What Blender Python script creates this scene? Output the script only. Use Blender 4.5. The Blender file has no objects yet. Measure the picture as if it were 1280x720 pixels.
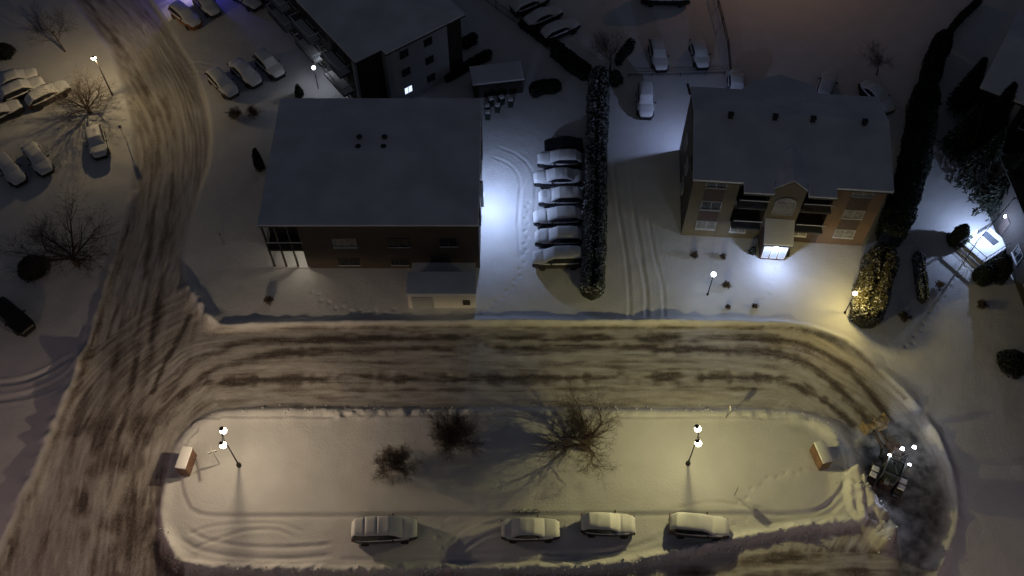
import bpy, bmesh, math, random
import numpy as np
from mathutils import Vector, Matrix
R = math.radians
SKY_STR = .0066
random.seed(7)
rng = np.random.default_rng(11)
SC = bpy.context.scene
COL = SC.collection

# ------------------------------------------------------------------ camera geometry
H, TH, F = 76.0, R(33.7), 1229.0
cT, sT = math.cos(TH), math.sin(TH)

def P(px, py, z=0.0):
    """world point at height z seen at photo pixel (1280x720)"""
    u = (px - 640) / F; v = (360 - py) / F
    t = (H - z) / (cT - v * sT)
    return Vector((u * t, t * (sT + v * cT), z))

cam_d = bpy.data.cameras.new('camera')
cam = bpy.data.objects.new('camera', cam_d); COL.objects.link(cam)
cam.location = (0, 0, H); cam.rotation_euler = (TH, 0, 0)
cam_d.sensor_width = 36.0; cam_d.lens = 36.0 * F / 1280
cam_d.clip_end = 5000
SC.camera = cam

# ------------------------------------------------------------------ noise (numpy)
_perm = rng.random((512, 512)).astype(np.float32)
def vnoise(x, y, seed=0):
    x = np.asarray(x, dtype=np.float64) + seed * 17.31; y = np.asarray(y, dtype=np.float64) + seed * 5.77
    xi = np.floor(x).astype(np.int64); yi = np.floor(y).astype(np.int64)
    fx = x - xi; fy = y - yi
    fx = fx * fx * (3 - 2 * fx); fy = fy * fy * (3 - 2 * fy)
    a = _perm[xi % 512, yi % 512]; b = _perm[(xi + 1) % 512, yi % 512]
    c = _perm[xi % 512, (yi + 1) % 512]; d = _perm[(xi + 1) % 512, (yi + 1) % 512]
    return ((a * (1 - fx) + b * fx) * (1 - fy) + (c * (1 - fx) + d * fx) * fy) * 2 - 1
def fbm(x, y, o=3, seed=0):
    r = 0; a = 1.0; s = 0
    for k in range(o):
        r = r + a * vnoise(x * 2 ** k, y * 2 ** k, seed + k * 3); s += a; a *= .5
    return r / s
def sstep(a, b, x):
    t = np.clip((x - a) / (b - a), 0, 1); return t * t * (3 - 2 * t)

# ------------------------------------------------------------------ materials
MATS = {}
def nd(nt, t, loc=(0, 0), **kw):
    n = nt.nodes.new(t)
    for k, v in kw.items(): setattr(n, k, v)
    return n
def mat(name, col, rough=.7, metal=0.0, var=.15, scale=3.0, bump=0.0, bscale=20.0, emit=None, estr=0.0, col2=None, spec=None):
    if name in MATS: return MATS[name]
    m = bpy.data.materials.new(name); m.use_nodes = True
    nt = m.node_tree; b = nt.nodes['Principled BSDF']
    b.inputs['Roughness'].default_value = rough; b.inputs['Metallic'].default_value = metal
    if spec is not None: b.inputs['Specular IOR Level'].default_value = spec
    tc = nd(nt, 'ShaderNodeTexCoord'); no = nd(nt, 'ShaderNodeTexNoise')
    no.inputs['Scale'].default_value = scale; no.inputs['Detail'].default_value = 5
    nt.links.new(tc.outputs['Object'], no.inputs['Vector'])
    rp = nd(nt, 'ShaderNodeValToRGB')
    c1 = tuple(max(0, c * (1 - var)) for c in col); c2 = tuple(min(1, c * (1 + var)) for c in (col2 or col))
    rp.color_ramp.elements[0].position = .35; rp.color_ramp.elements[1].position = .65
    rp.color_ramp.elements[0].color = (*c1, 1); rp.color_ramp.elements[1].color = (*c2, 1)
    nt.links.new(no.outputs['Fac'], rp.inputs['Fac']); nt.links.new(rp.outputs['Color'], b.inputs['Base Color'])
    if bump:
        n2 = nd(nt, 'ShaderNodeTexNoise'); n2.inputs['Scale'].default_value = bscale; n2.inputs['Detail'].default_value = 4
        bp = nd(nt, 'ShaderNodeBump'); bp.inputs['Strength'].default_value = bump; bp.inputs['Distance'].default_value = .05
        nt.links.new(tc.outputs['Object'], n2.inputs['Vector']); nt.links.new(n2.outputs['Fac'], bp.inputs['Height'])
        nt.links.new(bp.outputs['Normal'], b.inputs['Normal'])
    if emit:
        b.inputs['Emission Color'].default_value = (*emit, 1); b.inputs['Emission Strength'].default_value = estr
    MATS[name] = m
    return m
SNOW = mat('snow', (.80, .81, .84), .75, var=.03, scale=1.2, bump=.5, bscale=6)
ROOFSNOW = mat('roof_snow', (.82, .84, .88), .8, var=.11, scale=.3, bump=.6, bscale=1.6)
CARSNOW = mat('car_snow', (.80, .81, .84), .7, var=.03, scale=2, bump=.35, bscale=9)
BARK = mat('bark', (.10, .075, .06), .9, var=.3, scale=8)
TWIG = mat('twig', (.11, .08, .065), .9, var=.3, scale=5)
RUBBER = mat('rubber', (.02, .02, .02), .85)
GLASS = mat('dark_glass', (.02, .023, .03), .12, var=.3)
METAL = mat('dark_metal', (.05, .05, .052), .5, .6)
GALV = mat('galvanised', (.35, .36, .37), .45, .7)
WHITE = mat('white_paint', (.72, .72, .70), .55, var=.05)
TRIM = mat('dark_trim', (.05, .045, .042), .7)

def leafmat(name, col, frost, scale=1.5, col2=None):
    """foliage whose upward faces catch snow in patches"""
    m = bpy.data.materials.new(name); m.use_nodes = True
    nt = m.node_tree; b = nt.nodes['Principled BSDF']; b.inputs['Roughness'].default_value = .7
    tc = nd(nt, 'ShaderNodeTexCoord'); no = nd(nt, 'ShaderNodeTexNoise'); no.inputs['Scale'].default_value = scale; no.inputs['Detail'].default_value = 6
    nt.links.new(tc.outputs['Object'], no.inputs['Vector'])
    ge = nd(nt, 'ShaderNodeNewGeometry'); sx = nd(nt, 'ShaderNodeSeparateXYZ'); nt.links.new(ge.outputs['True Normal'], sx.inputs[0])
    ab = nd(nt, 'ShaderNodeMath', operation='ABSOLUTE'); nt.links.new(sx.outputs['Z'], ab.inputs[0])
    mu = nd(nt, 'ShaderNodeMath', operation='MULTIPLY'); nt.links.new(ab.outputs[0], mu.inputs[0]); nt.links.new(no.outputs['Fac'], mu.inputs[1])
    rp = nd(nt, 'ShaderNodeMapRange'); rp.inputs['From Min'].default_value = .62 - frost; rp.inputs['From Max'].default_value = .78 - frost
    nt.links.new(mu.outputs[0], rp.inputs['Value'])
    n2 = nd(nt, 'ShaderNodeTexNoise'); n2.inputs['Scale'].default_value = 5
    nt.links.new(tc.outputs['Object'], n2.inputs['Vector'])
    g = nd(nt, 'ShaderNodeMix', data_type='RGBA'); g.inputs['A'].default_value = (*[c * .6 for c in col], 1); g.inputs['B'].default_value = (*(col2 or [c * 1.5 for c in col]), 1)
    nt.links.new(n2.outputs['Fac'], g.inputs['Factor'])
    mx = nd(nt, 'ShaderNodeMix', data_type='RGBA'); mx.inputs['B'].default_value = (.7, .72, .75, 1)
    nt.links.new(rp.outputs[0], mx.inputs['Factor']); nt.links.new(g.outputs['Result'], mx.inputs['A'])
    nt.links.new(mx.outputs['Result'], b.inputs['Base Color'])
    MATS[name] = m
    return m

# ------------------------------------------------------------------ mesh builder
class MB:
    def __init__(s): s.v = []; s.f = []; s.m = []; s.mi = 0
    def add(s, vs, fs):
        o = len(s.v); s.v.extend([tuple(v) for v in vs])
        for f in fs: s.f.append([i + o for i in f]); s.m.append(s.mi)
    def box(s, c, d, rz=0.0, taper=1.0):
        hx, hy, hz = d[0] / 2, d[1] / 2, d[2] / 2; co, si = math.cos(rz), math.sin(rz); vs = []
        for k in (-1, 1):
            t = taper if k > 0 else 1
            for i, j in ((-1, -1), (1, -1), (1, 1), (-1, 1)):
                x, y = i * hx * t, j * hy * t
                vs.append((c[0] + x * co - y * si, c[1] + x * si + y * co, c[2] + k * hz))
        s.add(vs, [(3, 2, 1, 0), (4, 5, 6, 7), (0, 1, 5, 4), (1, 2, 6, 5), (2, 3, 7, 6), (3, 0, 4, 7)])
    def bb(s, x0, x1, y0, y1, z0, z1): s.box(((x0 + x1) / 2, (y0 + y1) / 2, (z0 + z1) / 2), (abs(x1 - x0), abs(y1 - y0), abs(z1 - z0)))
    def tube(s, p0, p1, r0, r1=None, n=6, caps=True):
        r1 = r0 if r1 is None else r1
        p0 = Vector(p0); p1 = Vector(p1); d = (p1 - p0)
        if d.length < 1e-6: return
        d.normalize(); a = d.orthogonal().normalized(); b = d.cross(a)
        vs = []
        for p, r in ((p0, r0), (p1, r1)):
            for k in range(n):
                t = 2 * math.pi * k / n; vs.append(p + (a * math.cos(t) + b * math.sin(t)) * r)
        fs = [(k, (k + 1) % n, n + (k + 1) % n, n + k) for k in range(n)]
        if caps: fs += [tuple(range(n - 1, -1, -1)), tuple(range(n, 2 * n))]
        s.add(vs, fs)
    def lathe(s, c, prof, n=16, axis='z'):
        vs = []; c = Vector(c)
        for r, z in prof:
            for k in range(n):
                t = 2 * math.pi * k / n; x, y = r * math.cos(t), r * math.sin(t)
                vs.append(c + (Vector((x, y, z)) if axis == 'z' else Vector((x, z, y)) if axis == 'y' else Vector((z, x, y))))
        fs = []
        for i in range(len(prof) - 1):
            for k in range(n): fs.append((i * n + k, i * n + (k + 1) % n, (i + 1) * n + (k + 1) % n, (i + 1) * n + k))
        fs += [tuple(range(n - 1, -1, -1)), tuple(range((len(prof) - 1) * n, len(prof) * n))]
        s.add(vs, fs)
    def prism(s, poly, z0, z1):
        n = len(poly)
        a = sum(poly[i][0] * poly[(i + 1) % n][1] - poly[(i + 1) % n][0] * poly[i][1] for i in range(n))
        if a < 0: poly = poly[::-1]
        vs = [(p[0], p[1], z0) for p in poly] + [(p[0], p[1], z1) for p in poly]
        s.add(vs, [tuple(range(n - 1, -1, -1)), tuple(range(n, 2 * n))] + [(i, (i + 1) % n, n + (i + 1) % n, n + i) for i in range(n)])
    def ball(s, c, r, n=12, m=8, sq=(1, 1, 1)):
        prof = [(r * math.sin(math.pi * k / m) + 1e-4, -r * math.cos(math.pi * k / m)) for k in range(m + 1)]
        o = len(s.v); s.lathe((0, 0, 0), prof, n)
        for i in range(o, len(s.v)):
            v = s.v[i]; s.v[i] = (c[0] + v[0] * sq[0], c[1] + v[1] * sq[1], c[2] + v[2] * sq[2])
    def build(s, name, mats, parent=None, smooth=False, bevel=0.0):
        me = bpy.data.meshes.new(name); me.from_pydata(s.v, [], s.f)
        mats = mats if isinstance(mats, (list, tuple)) else [mats]
        for m in mats: me.materials.append(m)
        if len(mats) > 1: me.polygons.foreach_set('material_index', s.m)
        if smooth: me.polygons.foreach_set('use_smooth', [True] * len(me.polygons))
        me.update()
        bm = bmesh.new(); bm.from_mesh(me); bmesh.ops.recalc_face_normals(bm, faces=bm.faces); bm.to_mesh(me); bm.free()
        o = bpy.data.objects.new(name, me); COL.objects.link(o)
        if parent: o.parent = parent
        if bevel:
            b = o.modifiers.new('bevel', 'BEVEL'); b.width = bevel; b.segments = 2; b.limit_method = 'ANGLE'
        return o

def tag(o, label=None, cat=None, group=None, kind=None):
    if label: o['label'] = label
    if cat: o['category'] = cat
    if group: o['group'] = group
    if kind: o['kind'] = kind
    return o
def thing(name, label, cat, loc=(0, 0, 0), rz=0.0, group=None):
    o = bpy.data.objects.new(name, None); COL.objects.link(o)
    o.location = loc; o.rotation_euler = (0, 0, rz); o.empty_display_size = .3
    return tag(o, label, cat, group)
KIDS = {}
def copy_tree(o, parent=None):
    c = o.copy(); COL.objects.link(c); c.parent = parent
    for ch in [x for x in bpy.data.objects if x.parent == o]: copy_tree(ch, c)
    return c
def clone(src, loc, rz, label, group=None, scale=None):
    c = copy_tree(src); c.location = loc; c.rotation_euler = (0, 0, rz); c['label'] = label
    if group: c['group'] = group
    if scale: c.scale = scale
    return c
# ------------------------------------------------------------------ terrain grid
def smooth(pts, closed=False, step=.7, z=0):
    w = [np.array(P(*p)[:2]) for p in pts]; n = len(w); out = []
    rngk = range(n if closed else n - 1)
    for i in rngk:
        if closed: p0, p1, p2, p3 = w[(i - 1) % n], w[i], w[(i + 1) % n], w[(i + 2) % n]
        else: p0, p1, p2, p3 = w[max(i - 1, 0)], w[i], w[i + 1], w[min(i + 2, n - 1)]
        k = max(1, int(np.linalg.norm(p2 - p1) / step))
        for j in range(k):
            t = j / k
            out.append(.5 * ((2 * p1) + (p2 - p0) * t + (2 * p0 - 5 * p1 + 4 * p2 - p3) * t * t + (3 * p1 - p0 - 3 * p2 + p3) * t ** 3))
    if not closed: out.append(w[-1])
    return np.array(out)
GS = .14
def expand(a, b, n=16, far=1800):
    k = np.arange(1, n + 1); g = (far / GS) ** (1 / n)
    lo = a - (g ** k) * GS; hi = b + (g ** k) * GS
    return lo[::-1], hi
fx = np.arange(-68, 68.01, GS); fy = np.arange(14, 100.01, GS)
lo, hi = expand(fx[0], fx[-1]); xs = np.concatenate([lo, fx, hi])
lo, hi = expand(fy[0], fy[-1]); ys = np.concatenate([lo, fy, hi])
X, Y = np.meshgrid(xs, ys)
def cdist(C, maxd, closed=False):
    D = np.full(X.shape, float(maxd)); S = np.zeros(X.shape); G = np.zeros(X.shape)
    n = len(C); s0 = 0
    for k in range(n if closed else n - 1):
        a = C[k]; b = C[(k + 1) % n]; ab = b - a; L = np.hypot(*ab)
        if L < 1e-9: continue
        i0, i1 = np.searchsorted(xs, [min(a[0], b[0]) - maxd, max(a[0], b[0]) + maxd])
        j0, j1 = np.searchsorted(ys, [min(a[1], b[1]) - maxd, max(a[1], b[1]) + maxd])
        if i1 > i0 and j1 > j0:
            bx = X[j0:j1, i0:i1] - a[0]; by = Y[j0:j1, i0:i1] - a[1]
            t = np.clip((bx * ab[0] + by * ab[1]) / L ** 2, 0, 1)
            d = np.hypot(bx - t * ab[0], by - t * ab[1]); m = d < D[j0:j1, i0:i1]
            D[j0:j1, i0:i1][m] = d[m]; S[j0:j1, i0:i1][m] = (s0 + t * L)[m]
            G[j0:j1, i0:i1][m] = np.sign(ab[0] * by - ab[1] * bx)[m]
        s0 += L
    return D, S, G
def inside(C):
    r = np.zeros(X.shape, bool); n = len(C)
    for k in range(n):
        a = C[k]; b = C[(k + 1) % n]
        if a[1] == b[1]: continue
        c = (a[1] > Y) != (b[1] > Y)
        xi = (b[0] - a[0]) * (Y - a[1]) / (b[1] - a[1]) + a[0]
        r ^= c & (X < xi)
    return r
island_px = [(300, 513), (500, 512), (700, 512), (900, 513), (985, 516), (1022, 525), (1047, 542), (1062, 560), (1068, 585), (1075, 615), (1090, 640), (1078, 656), (1000, 665), (930, 678),
             (870, 692), (810, 705), (740, 714), (600, 718), (420, 719), (290, 718), (245, 713), (218, 696), (203, 665), (201, 630), (207, 595), (217, 562), (235, 537), (262, 520)]
road_px = [(273, 411), (400, 408), (600, 407), (800, 406), (950, 408), (1010, 413), (1060, 432), (1102, 468), (1132, 498), (1155, 525), (1178, 570), (1190, 615), (1191, 655), (1180, 692),
           (1160, 735), (1120, 800), (900, 850), (500, 860), (200, 860), (-60, 850), (-30, 770), (0, 705), (20, 660), (50, 590), (77, 523), (100, 473), (130, 373), (155, 295), (166, 240),
           (168, 180), (158, 120), (135, 60), (100, 10), (60, -50), (20, -120), (150, -120), (165, -50), (188, 0), (217, 45), (246, 95), (262, 150), (262, 200), (248, 245), (234, 290), (227, 330), (238, 366)]
isl = smooth(island_px, True); road = smooth(road_px, True)
inI = inside(isl); inR = inside(road)
dI, sI, _ = cdist(isl, 6, True); dI = np.where(inI, dI, -dI)
dR, sR, _ = cdist(road, 4, True); dR = np.where(inR, dR, -dR)

und = .10 * fbm(X / 9, Y / 9, 3, 1) + .035 * fbm(X / 1.6, Y / 1.6, 3, 5)
rough = fbm(X / .95, Y / .95, 3, 9)
chunk = np.maximum(0, fbm(X / .48, Y / .48, 2, 31)) * (.4 + .6 * sstep(-.2, .4, fbm(X / 3, Y / 3, 2, 33)))
r = sstep(-.35, .35, dR); ii = sstep(-.3, .3, dI)
roadz = .03 * fbm(X / 2.5, Y / 2.5, 3, 13) + .012 * rough
Z = (1 - r) * (.2 + und) + r * roadz
Z = Z * (1 - ii) + ii * (.16 + .5 * und)
# raised garden north of its kerb line
gk = smooth([(226, 575), (229, 605), (236, 628), (252, 641), (320, 644), (600, 643), (850, 642), (990, 641), (1025, 634), (1048, 612), (1056, 590)])
dG, sG, gG = cdist(gk, 1.5)
gside = inside(np.vstack([gk, smooth([(1056, 590), (1045, 552), (1000, 527), (300, 525), (250, 540), (226, 575)])]))
gd = np.where(gside, dG, -dG)
Z += .13 * sstep(-.12, .14, gd) * inI - .05 * np.exp(-((gd + .2) / .16) ** 2) * (dG < 1.4) * inI
def bank(pts, h, w, ro=.3, ch=0.0, off=0.0):
    global Z
    C = smooth(pts); D, S, G = cdist(C, w * 4 + 1)
    k = 1 + .35 * vnoise(S / 2.3, 0 * S, 3) + .2 * vnoise(S / .7, 0 * S, 8)
    env = sstep(0, 1.2, S) * sstep(0, 1.2, S.max() - S) if not off else 1
    e = np.exp(-(D / (w * (1 + .25 * vnoise(S / 1.1, 0 * S, 6)))) ** 2) * (D < w * 4 + .9)
    Z = Z + e * env * (h * k + ro * h * rough + ch * chunk)
NB = [(258, 392), (275, 410), (330, 407), (500, 405), (700, 404), (900, 405), (1000, 411), (1055, 430), (1100, 465), (1130, 495), (1152, 518)]
bank(NB, .36, .38, .2)
bank([(1150, 514), (1175, 560), (1190, 610), (1192, 650), (1180, 692), (1158, 740)], .32, .36, .35, .2)
bank([(170, 235), (157, 290), (130, 373), (100, 473)], .32, .45, .2)
bank([(112, 430), (97, 476), (74, 526), (46, 592), (16, 662), (-6, 710), (-35, 765)], .75, .75, .2)
bank([(232, 352), (240, 368), (256, 390), (275, 412)], .75, .75, .25, .2)
bank([(1058, 570), (1048, 552), (1025, 533), (985, 521), (900, 518)], .35, .6, .35, .15)
bank([(930, 520), (700, 517), (600, 517)], .22, .5, .25, .05)
bank([(620, 518), (500, 517), (380, 517)], .25, .55, .7, .35)
bank([(400, 517), (300, 518), (264, 526), (240, 544), (222, 568)], .3, .75, .12)
bank([(216, 590), (207, 620), (205, 655), (216, 686), (243, 704)], .25, .5, .4)
bank([(205, 655), (218, 690), (245, 708), (420, 714), (600, 713), (740, 709), (815, 699), (875, 686), (935, 673), (1000, 661), (1072, 652)], .42, .45, .45, .6)
wp = smooth([(1054, 590), (1064, 586), (1074, 594), (1082, 610), (1092, 627), (1103, 641), (1112, 652), (1119, 664), (1116, 680), (1108, 694), (1098, 690), (1088, 676), (1070, 660), (1056, 635), (1052, 612)], True)
inW = inside(wp); dWp, sWp, _ = cdist(wp, 3, True); dWs = np.where(inW, dWp, -dWp) + .12 * fbm(X / .7, Y / .7, 3, 44)
crest, _, _ = cdist(smooth([(1068, 596), (1079, 617), (1096, 641), (1113, 664), (1109, 685)]), 3)
Z += sstep(-.12, .38, dWs) * (.60 + .95 * np.exp(-(crest / .7) ** 2) + .22 * rough + .42 * fbm(X / .6, Y / .6, 2, 46) + .2 * fbm(X / 1.5, Y / 1.5, 2, 45))
Z += .3 * sstep(-1.4, .1, dWs) * (X < P(1075, 640).x) * inI
bank([(1095, 560), (1085, 590), (1100, 620), (1120, 655)], .12, .35, .6, .3)
# tyre ruts pressed in the snow
def rut(pts, d=.07, w=.16, gap=None, n=1):
    global Z
    for off in ([0] if gap is None else [-gap / 2, gap / 2]):
        C = smooth(pts)
        if off:
            T = np.gradient(C, axis=0); T /= np.linalg.norm(T, axis=1)[:, None] + 1e-9
            C = C + np.stack([-T[:, 1], T[:, 0]], 1) * off
        D, S, G = cdist(C, 1.2)
        e = np.exp(-(D / w) ** 2) - .45 * np.exp(-((D - w * 1.8) / (w * .8)) ** 2)
        env = sstep(0, 1, S) * sstep(0, 1, S.max() - S)
        Z = Z - e * d * env * (D < 1.1) * (1 + .3 * vnoise(S / .8, 0 * S, 2))
rut([(-30, 492), (20, 488), (60, 475), (100, 450)], .1, .22, 1.5)
rut([(-30, 505), (30, 499), (70, 485), (104, 462)], .07, .18)
rut([(775, 200), (782, 260), (792, 320), (797, 370), (797, 404)], .06, .16, 1.5)
rut([(800, 270), (808, 320), (818, 360), (820, 404)], .05, .16, 1.5)
rut([(226, 664), (250, 680), (300, 690), (360, 692), (420, 688)], .09, .17, .9)
rut([(232, 690), (270, 676), (310, 664), (350, 664), (370, 675)], .07, .16)
rut([(228, 672), (260, 660), (300, 655), (350, 656), (385, 668)], .06, .15)
rut([(560, 690), (590, 668), (620, 656), (650, 652)], .07, .16, 1.4)
rut([(420, 700), (520, 702), (640, 703), (740, 699), (800, 690)], .07, .17)
rut([(560, 695), (640, 692), (720, 694), (790, 686), (850, 665)], .07, .15)
rut([(690, 690), (760, 690), (800, 680), (836, 665)], .06, .15)
rut([(960, 645), (1000, 645), (1030, 636), (1050, 618), (1058, 598)], .06, .18)
rut([(940, 655), (990, 652), (1030, 643), (1056, 622)], .07, .2)
rut([(1005, 662), (1030, 650), (1050, 632), (1060, 612)], .07, .16)
rut([(985, 664), (1020, 650), (1045, 634), (1058, 610)], .05, .13)
rut([(655, 290), (660, 240), (655, 215), (640, 200), (615, 190)], .04, .14, 1.5)
rut([(650, 330), (648, 280), (650, 240), (665, 222)], .04, .14)
rut([(230, 700), (330, 706), (450, 707), (600, 706)], .05, .14)
rut([(835, 640), (870, 632), (900, 630), (960, 640)], .04, .14)
for k in range(5):
    o = k * 5
    rut([(173 + o, 30 + k), (196 + o, 72), (215 + o, 105), (228 + o, 145), (232 + o, 195), (226 + o, 250), (214 + o, 310)], .035, .12)
rut([(214, 320), (196, 365), (188, 410), (186, 440)], .05, .2)
rut([(300, 100), (270, 90), (240, 85), (225, 90)], .04, .15, 1.4)
# garden-path footprints beside the kerb (short trodden line)
# ------------------------------------------------------------------ dirt on the roads, and painted shade beside the left bank
dirt_shade = np.zeros(X.shape); bare = np.zeros(X.shape)
def dtrack(pts, w, a, fr=1.3, seed=0, spur=.35, thr=-.1):
    global dirt_shade
    w *= .92; D, S, G = cdist(smooth(pts), w * 3.5 + .4)
    n = fbm(S / fr, G * D / 1.2, 3, seed + 40); n2 = vnoise(S / .5, 0 * S, seed + 20)
    ww = w * (1 + spur * n2 + .3 * n)
    dirt_shade = np.maximum(dirt_shade, np.exp(-(D / np.maximum(ww, .05)) ** 2) * a * sstep(thr - .5, thr + .5, n) * (D < w * 3.5 + .3))
dtrack([(205, 500), (235, 462), (270, 440), (320, 427), (500, 423), (700, 422), (900, 422), (985, 427), (1040, 447), (1080, 482), (1115, 525)], .38, .95, 3, 1, thr=-.3)
dtrack([(195, 540), (240, 480), (300, 450), (400, 439), (600, 437), (760, 436), (900, 437), (970, 442), (1020, 462), (1062, 498), (1088, 528)], .42, .9, 3.5, 2, thr=-.25)
dtrack([(180, 560), (200, 520), (232, 492), (280, 478), (400, 474), (640, 473), (900, 471), (980, 476), (1030, 500), (1065, 530)], .42, 1, 2.2, 3, .7, thr=-.35)
dtrack([(188, 600), (205, 545), (240, 508), (290, 492), (400, 488), (640, 487), (900, 486), (985, 491), (1030, 511)], .2, .55, 3, 4, thr=.05)
dtrack([(270, 455), (400, 452), (640, 455), (900, 452), (1000, 465)], .25, .4, 4, 5, thr=.1)
dtrack([(275, 413), (400, 411), (600, 410), (950, 411), (1010, 416), (1058, 434), (1098, 468), (1130, 500)], .14, .7, 3, 6, thr=-.2)
dtrack([(100, -10), (148, 55), (178, 105), (193, 150), (196, 200), (190, 270), (184, 340), (176, 410), (165, 480), (150, 540), (138, 600), (122, 680), (112, 740)], .35, .9, 4, 7, thr=-.2)
dtrack([(125, -10), (165, 50), (200, 110), (214, 160), (216, 210), (208, 290), (198, 370), (188, 440), (175, 520), (165, 600), (160, 680), (158, 740)], .5, .8, 3, 8, thr=-.05)
dtrack([(160, 285), (133, 375), (104, 475), (82, 525), (56, 592), (28, 660), (8, 707), (-10, 745)], .3, .8, 5, 9, thr=-.35)  # dark line painted for the shaded side of the left snowbank
dtrack([(237, 395), (222, 425), (205, 455), (190, 490)], .22, 1, 4, 10, thr=-.5)
dtrack([(120, 420), (100, 520), (75, 620), (40, 720)], .5, .55, 3, 11, thr=.05)
dtrack([(145, 300), (150, 420), (130, 520), (100, 640), (80, 740)], .9, .6, 3, 12, thr=.1)
dtrack([(640, 745), (780, 735), (880, 715), (960, 700), (1050, 690), (1095, 690)], .45, .9, 2.5, 13, thr=-.2)
dtrack([(900, 735), (980, 722), (1080, 712)], .5, .7, 2.5, 14)
dtrack([(185, 640), (193, 690), (225, 725), (280, 740)], .35, .9, 2, 15, thr=-.2)
dtrack([(160, 560), (150, 640), (160, 720)], 1.0, .75, 2, 16, thr=.1)
ctr = smooth([(150, 800), (160, 640), (180, 540), (230, 482), (300, 458), (640, 457), (950, 459), (1030, 485), (1090, 530), (1130, 590), (1140, 650), (1110, 730)])
dC, sC, gC = cdist(ctr, 9)
streak = fbm(sC / 5, gC * dC / .35, 4, 60); streak2 = fbm(sC / 1.6, gC * dC / .8, 3, 70)
ctl = smooth([(40, -60), (130, 40), (180, 110), (208, 180), (200, 280), (172, 380), (140, 500), (95, 620), (50, 740)])
dL, sL, gL = cdist(ctl, 8)
stl = fbm(sL / 6, gL * dL / .4, 4, 80); wl = sstep(7.5, 5, dL) * (Y < 200)
south = (Y < P(640, 690).y) & (X > P(250, 700).x)
streak = np.where(south, fbm(X / 5, (Y + .02 * X) / .4, 4, 62), streak)
st = np.where((dC < 8.9) | south, streak, stl) * .7 + .3 * np.where(south, streak, stl)
lowA = sstep(0, 1, (P(300, 440).y - Y) / 8) * sstep(P(250, 560).x, P(190, 560).x, X)
upA = sstep(0, 1, (Y - P(300, 400).y) / 5)
dirt_shade = np.clip(dirt_shade * (.85 + .35 * streak2) * (1 - .35 * upA) + (.38 - .16 * upA - .16 * (1 - upA) * lowA) * sstep(-.15, .6, st) + .24, 0, 1)
blot = fbm(X / 2.2, Y / 2.2, 3, 90)
lowL = sstep(0, 1, (P(300, 470).y - Y) / 6) * (X < P(215, 560).x + 3)
soft = fbm(X / 4.5, Y / 6.5, 3, 120)
dirt_shade = np.clip(dirt_shade * (1 - .50 * lowA) + .42 * lowL * sstep(-.05, .5, .6 * blot + .7 * soft) + .17 * lowA, 0, 1)
fineC = fbm(sC / 1.5, gC * dC / .17, 3, 140); fineL = fbm(sL / 1.8, gL * dL / .2, 3, 150); fine = np.where(south, fbm(X / 1.6, Y / .18, 3, 145), np.where(dC < 8.9, fineC, fineL * (dL < 7.9)))
dirt_shade = np.clip(dirt_shade * (1 + .55 * fine) + .06 * fine, 0, 1)
Z += (.035 * fine + .03 * np.maximum(0, rough) - .05 * np.clip(dirt_shade - .35, 0, 1)) * r * (1 - ii)
Z += .07 * fbm(X / 3.2, Y / 2.4, 3, 160) * ii * sstep(0, 1.5, dI)
def steps(pts, st=.68, dep=.09):
    global Z
    C = smooth(pts, step=st); k = 0
    for i in range(len(C) - 1):
        T_ = C[i + 1] - C[i]; T_ = T_ / (np.hypot(*T_) + 1e-9); c = C[i] + np.array([-T_[1], T_[0]]) * (.13 if i % 2 else -.13)
        i0, i1 = np.searchsorted(xs, [c[0] - .6, c[0] + .6]); j0, j1 = np.searchsorted(ys, [c[1] - .6, c[1] + .6])
        Z[j0:j1, i0:i1] -= dep * np.exp(-((X[j0:j1, i0:i1] - c[0]) ** 2 + (Y[j0:j1, i0:i1] - c[1]) ** 2) / .16 ** 2)
steps([(968, 330), (962, 360), (950, 385), (945, 404)]); steps([(383, 345), (392, 365), (420, 385), (470, 392), (500, 388)]); steps([(560, 650), (548, 672), (552, 700)])
steps([(905, 665), (930, 650), (925, 630), (960, 600), (1010, 590)]); steps([(1205, 330), (1185, 360), (1160, 400), (1130, 440)]); steps([(600, 395), (640, 360), (655, 320), (660, 250)])
dirt_shade *= r * (1 - ii)
dirt_shade = np.maximum(dirt_shade, .16 * sstep(1.3, .2, crest) * sstep(-.2, .2, dWs) * sstep(-.5, .3, blot + .3 * X * 0 + .3))
dirt_shade = np.clip(dirt_shade, 0, 1)
# freshly cleared pavement behind the loader
bp = smooth([(1078, 528), (1100, 520), (1140, 528), (1165, 560), (1182, 610), (1184, 650), (1172, 690), (1150, 735), (1112, 735), (1116, 690), (1098, 650), (1080, 612), (1072, 575)], True)
inB = inside(bp); dB, _, _ = cdist(bp, 3, True); dB = np.where(inB, dB, -dB)
bare = sstep(-.3, .9, dB + .5 * fbm(X / 1.1, Y / 1.1, 3, 95)) * sstep(-.75, .15, fbm(X / 1.7, Y / 2.6, 3, 97) + .35)
Z -= .05 * bare
spot = fbm(X / .9, Y / .9, 2, 101)
def hz(x, y):
    i = int(np.clip(np.searchsorted(xs, x) - 1, 0, len(xs) - 2)); j = int(np.clip(np.searchsorted(ys, y) - 1, 0, len(ys) - 2))
    return float(Z[j, i])
def G(px, py, dz=0.0):
    p = P(px, py); p.z = hz(p.x, p.y) + dz; return p

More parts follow.
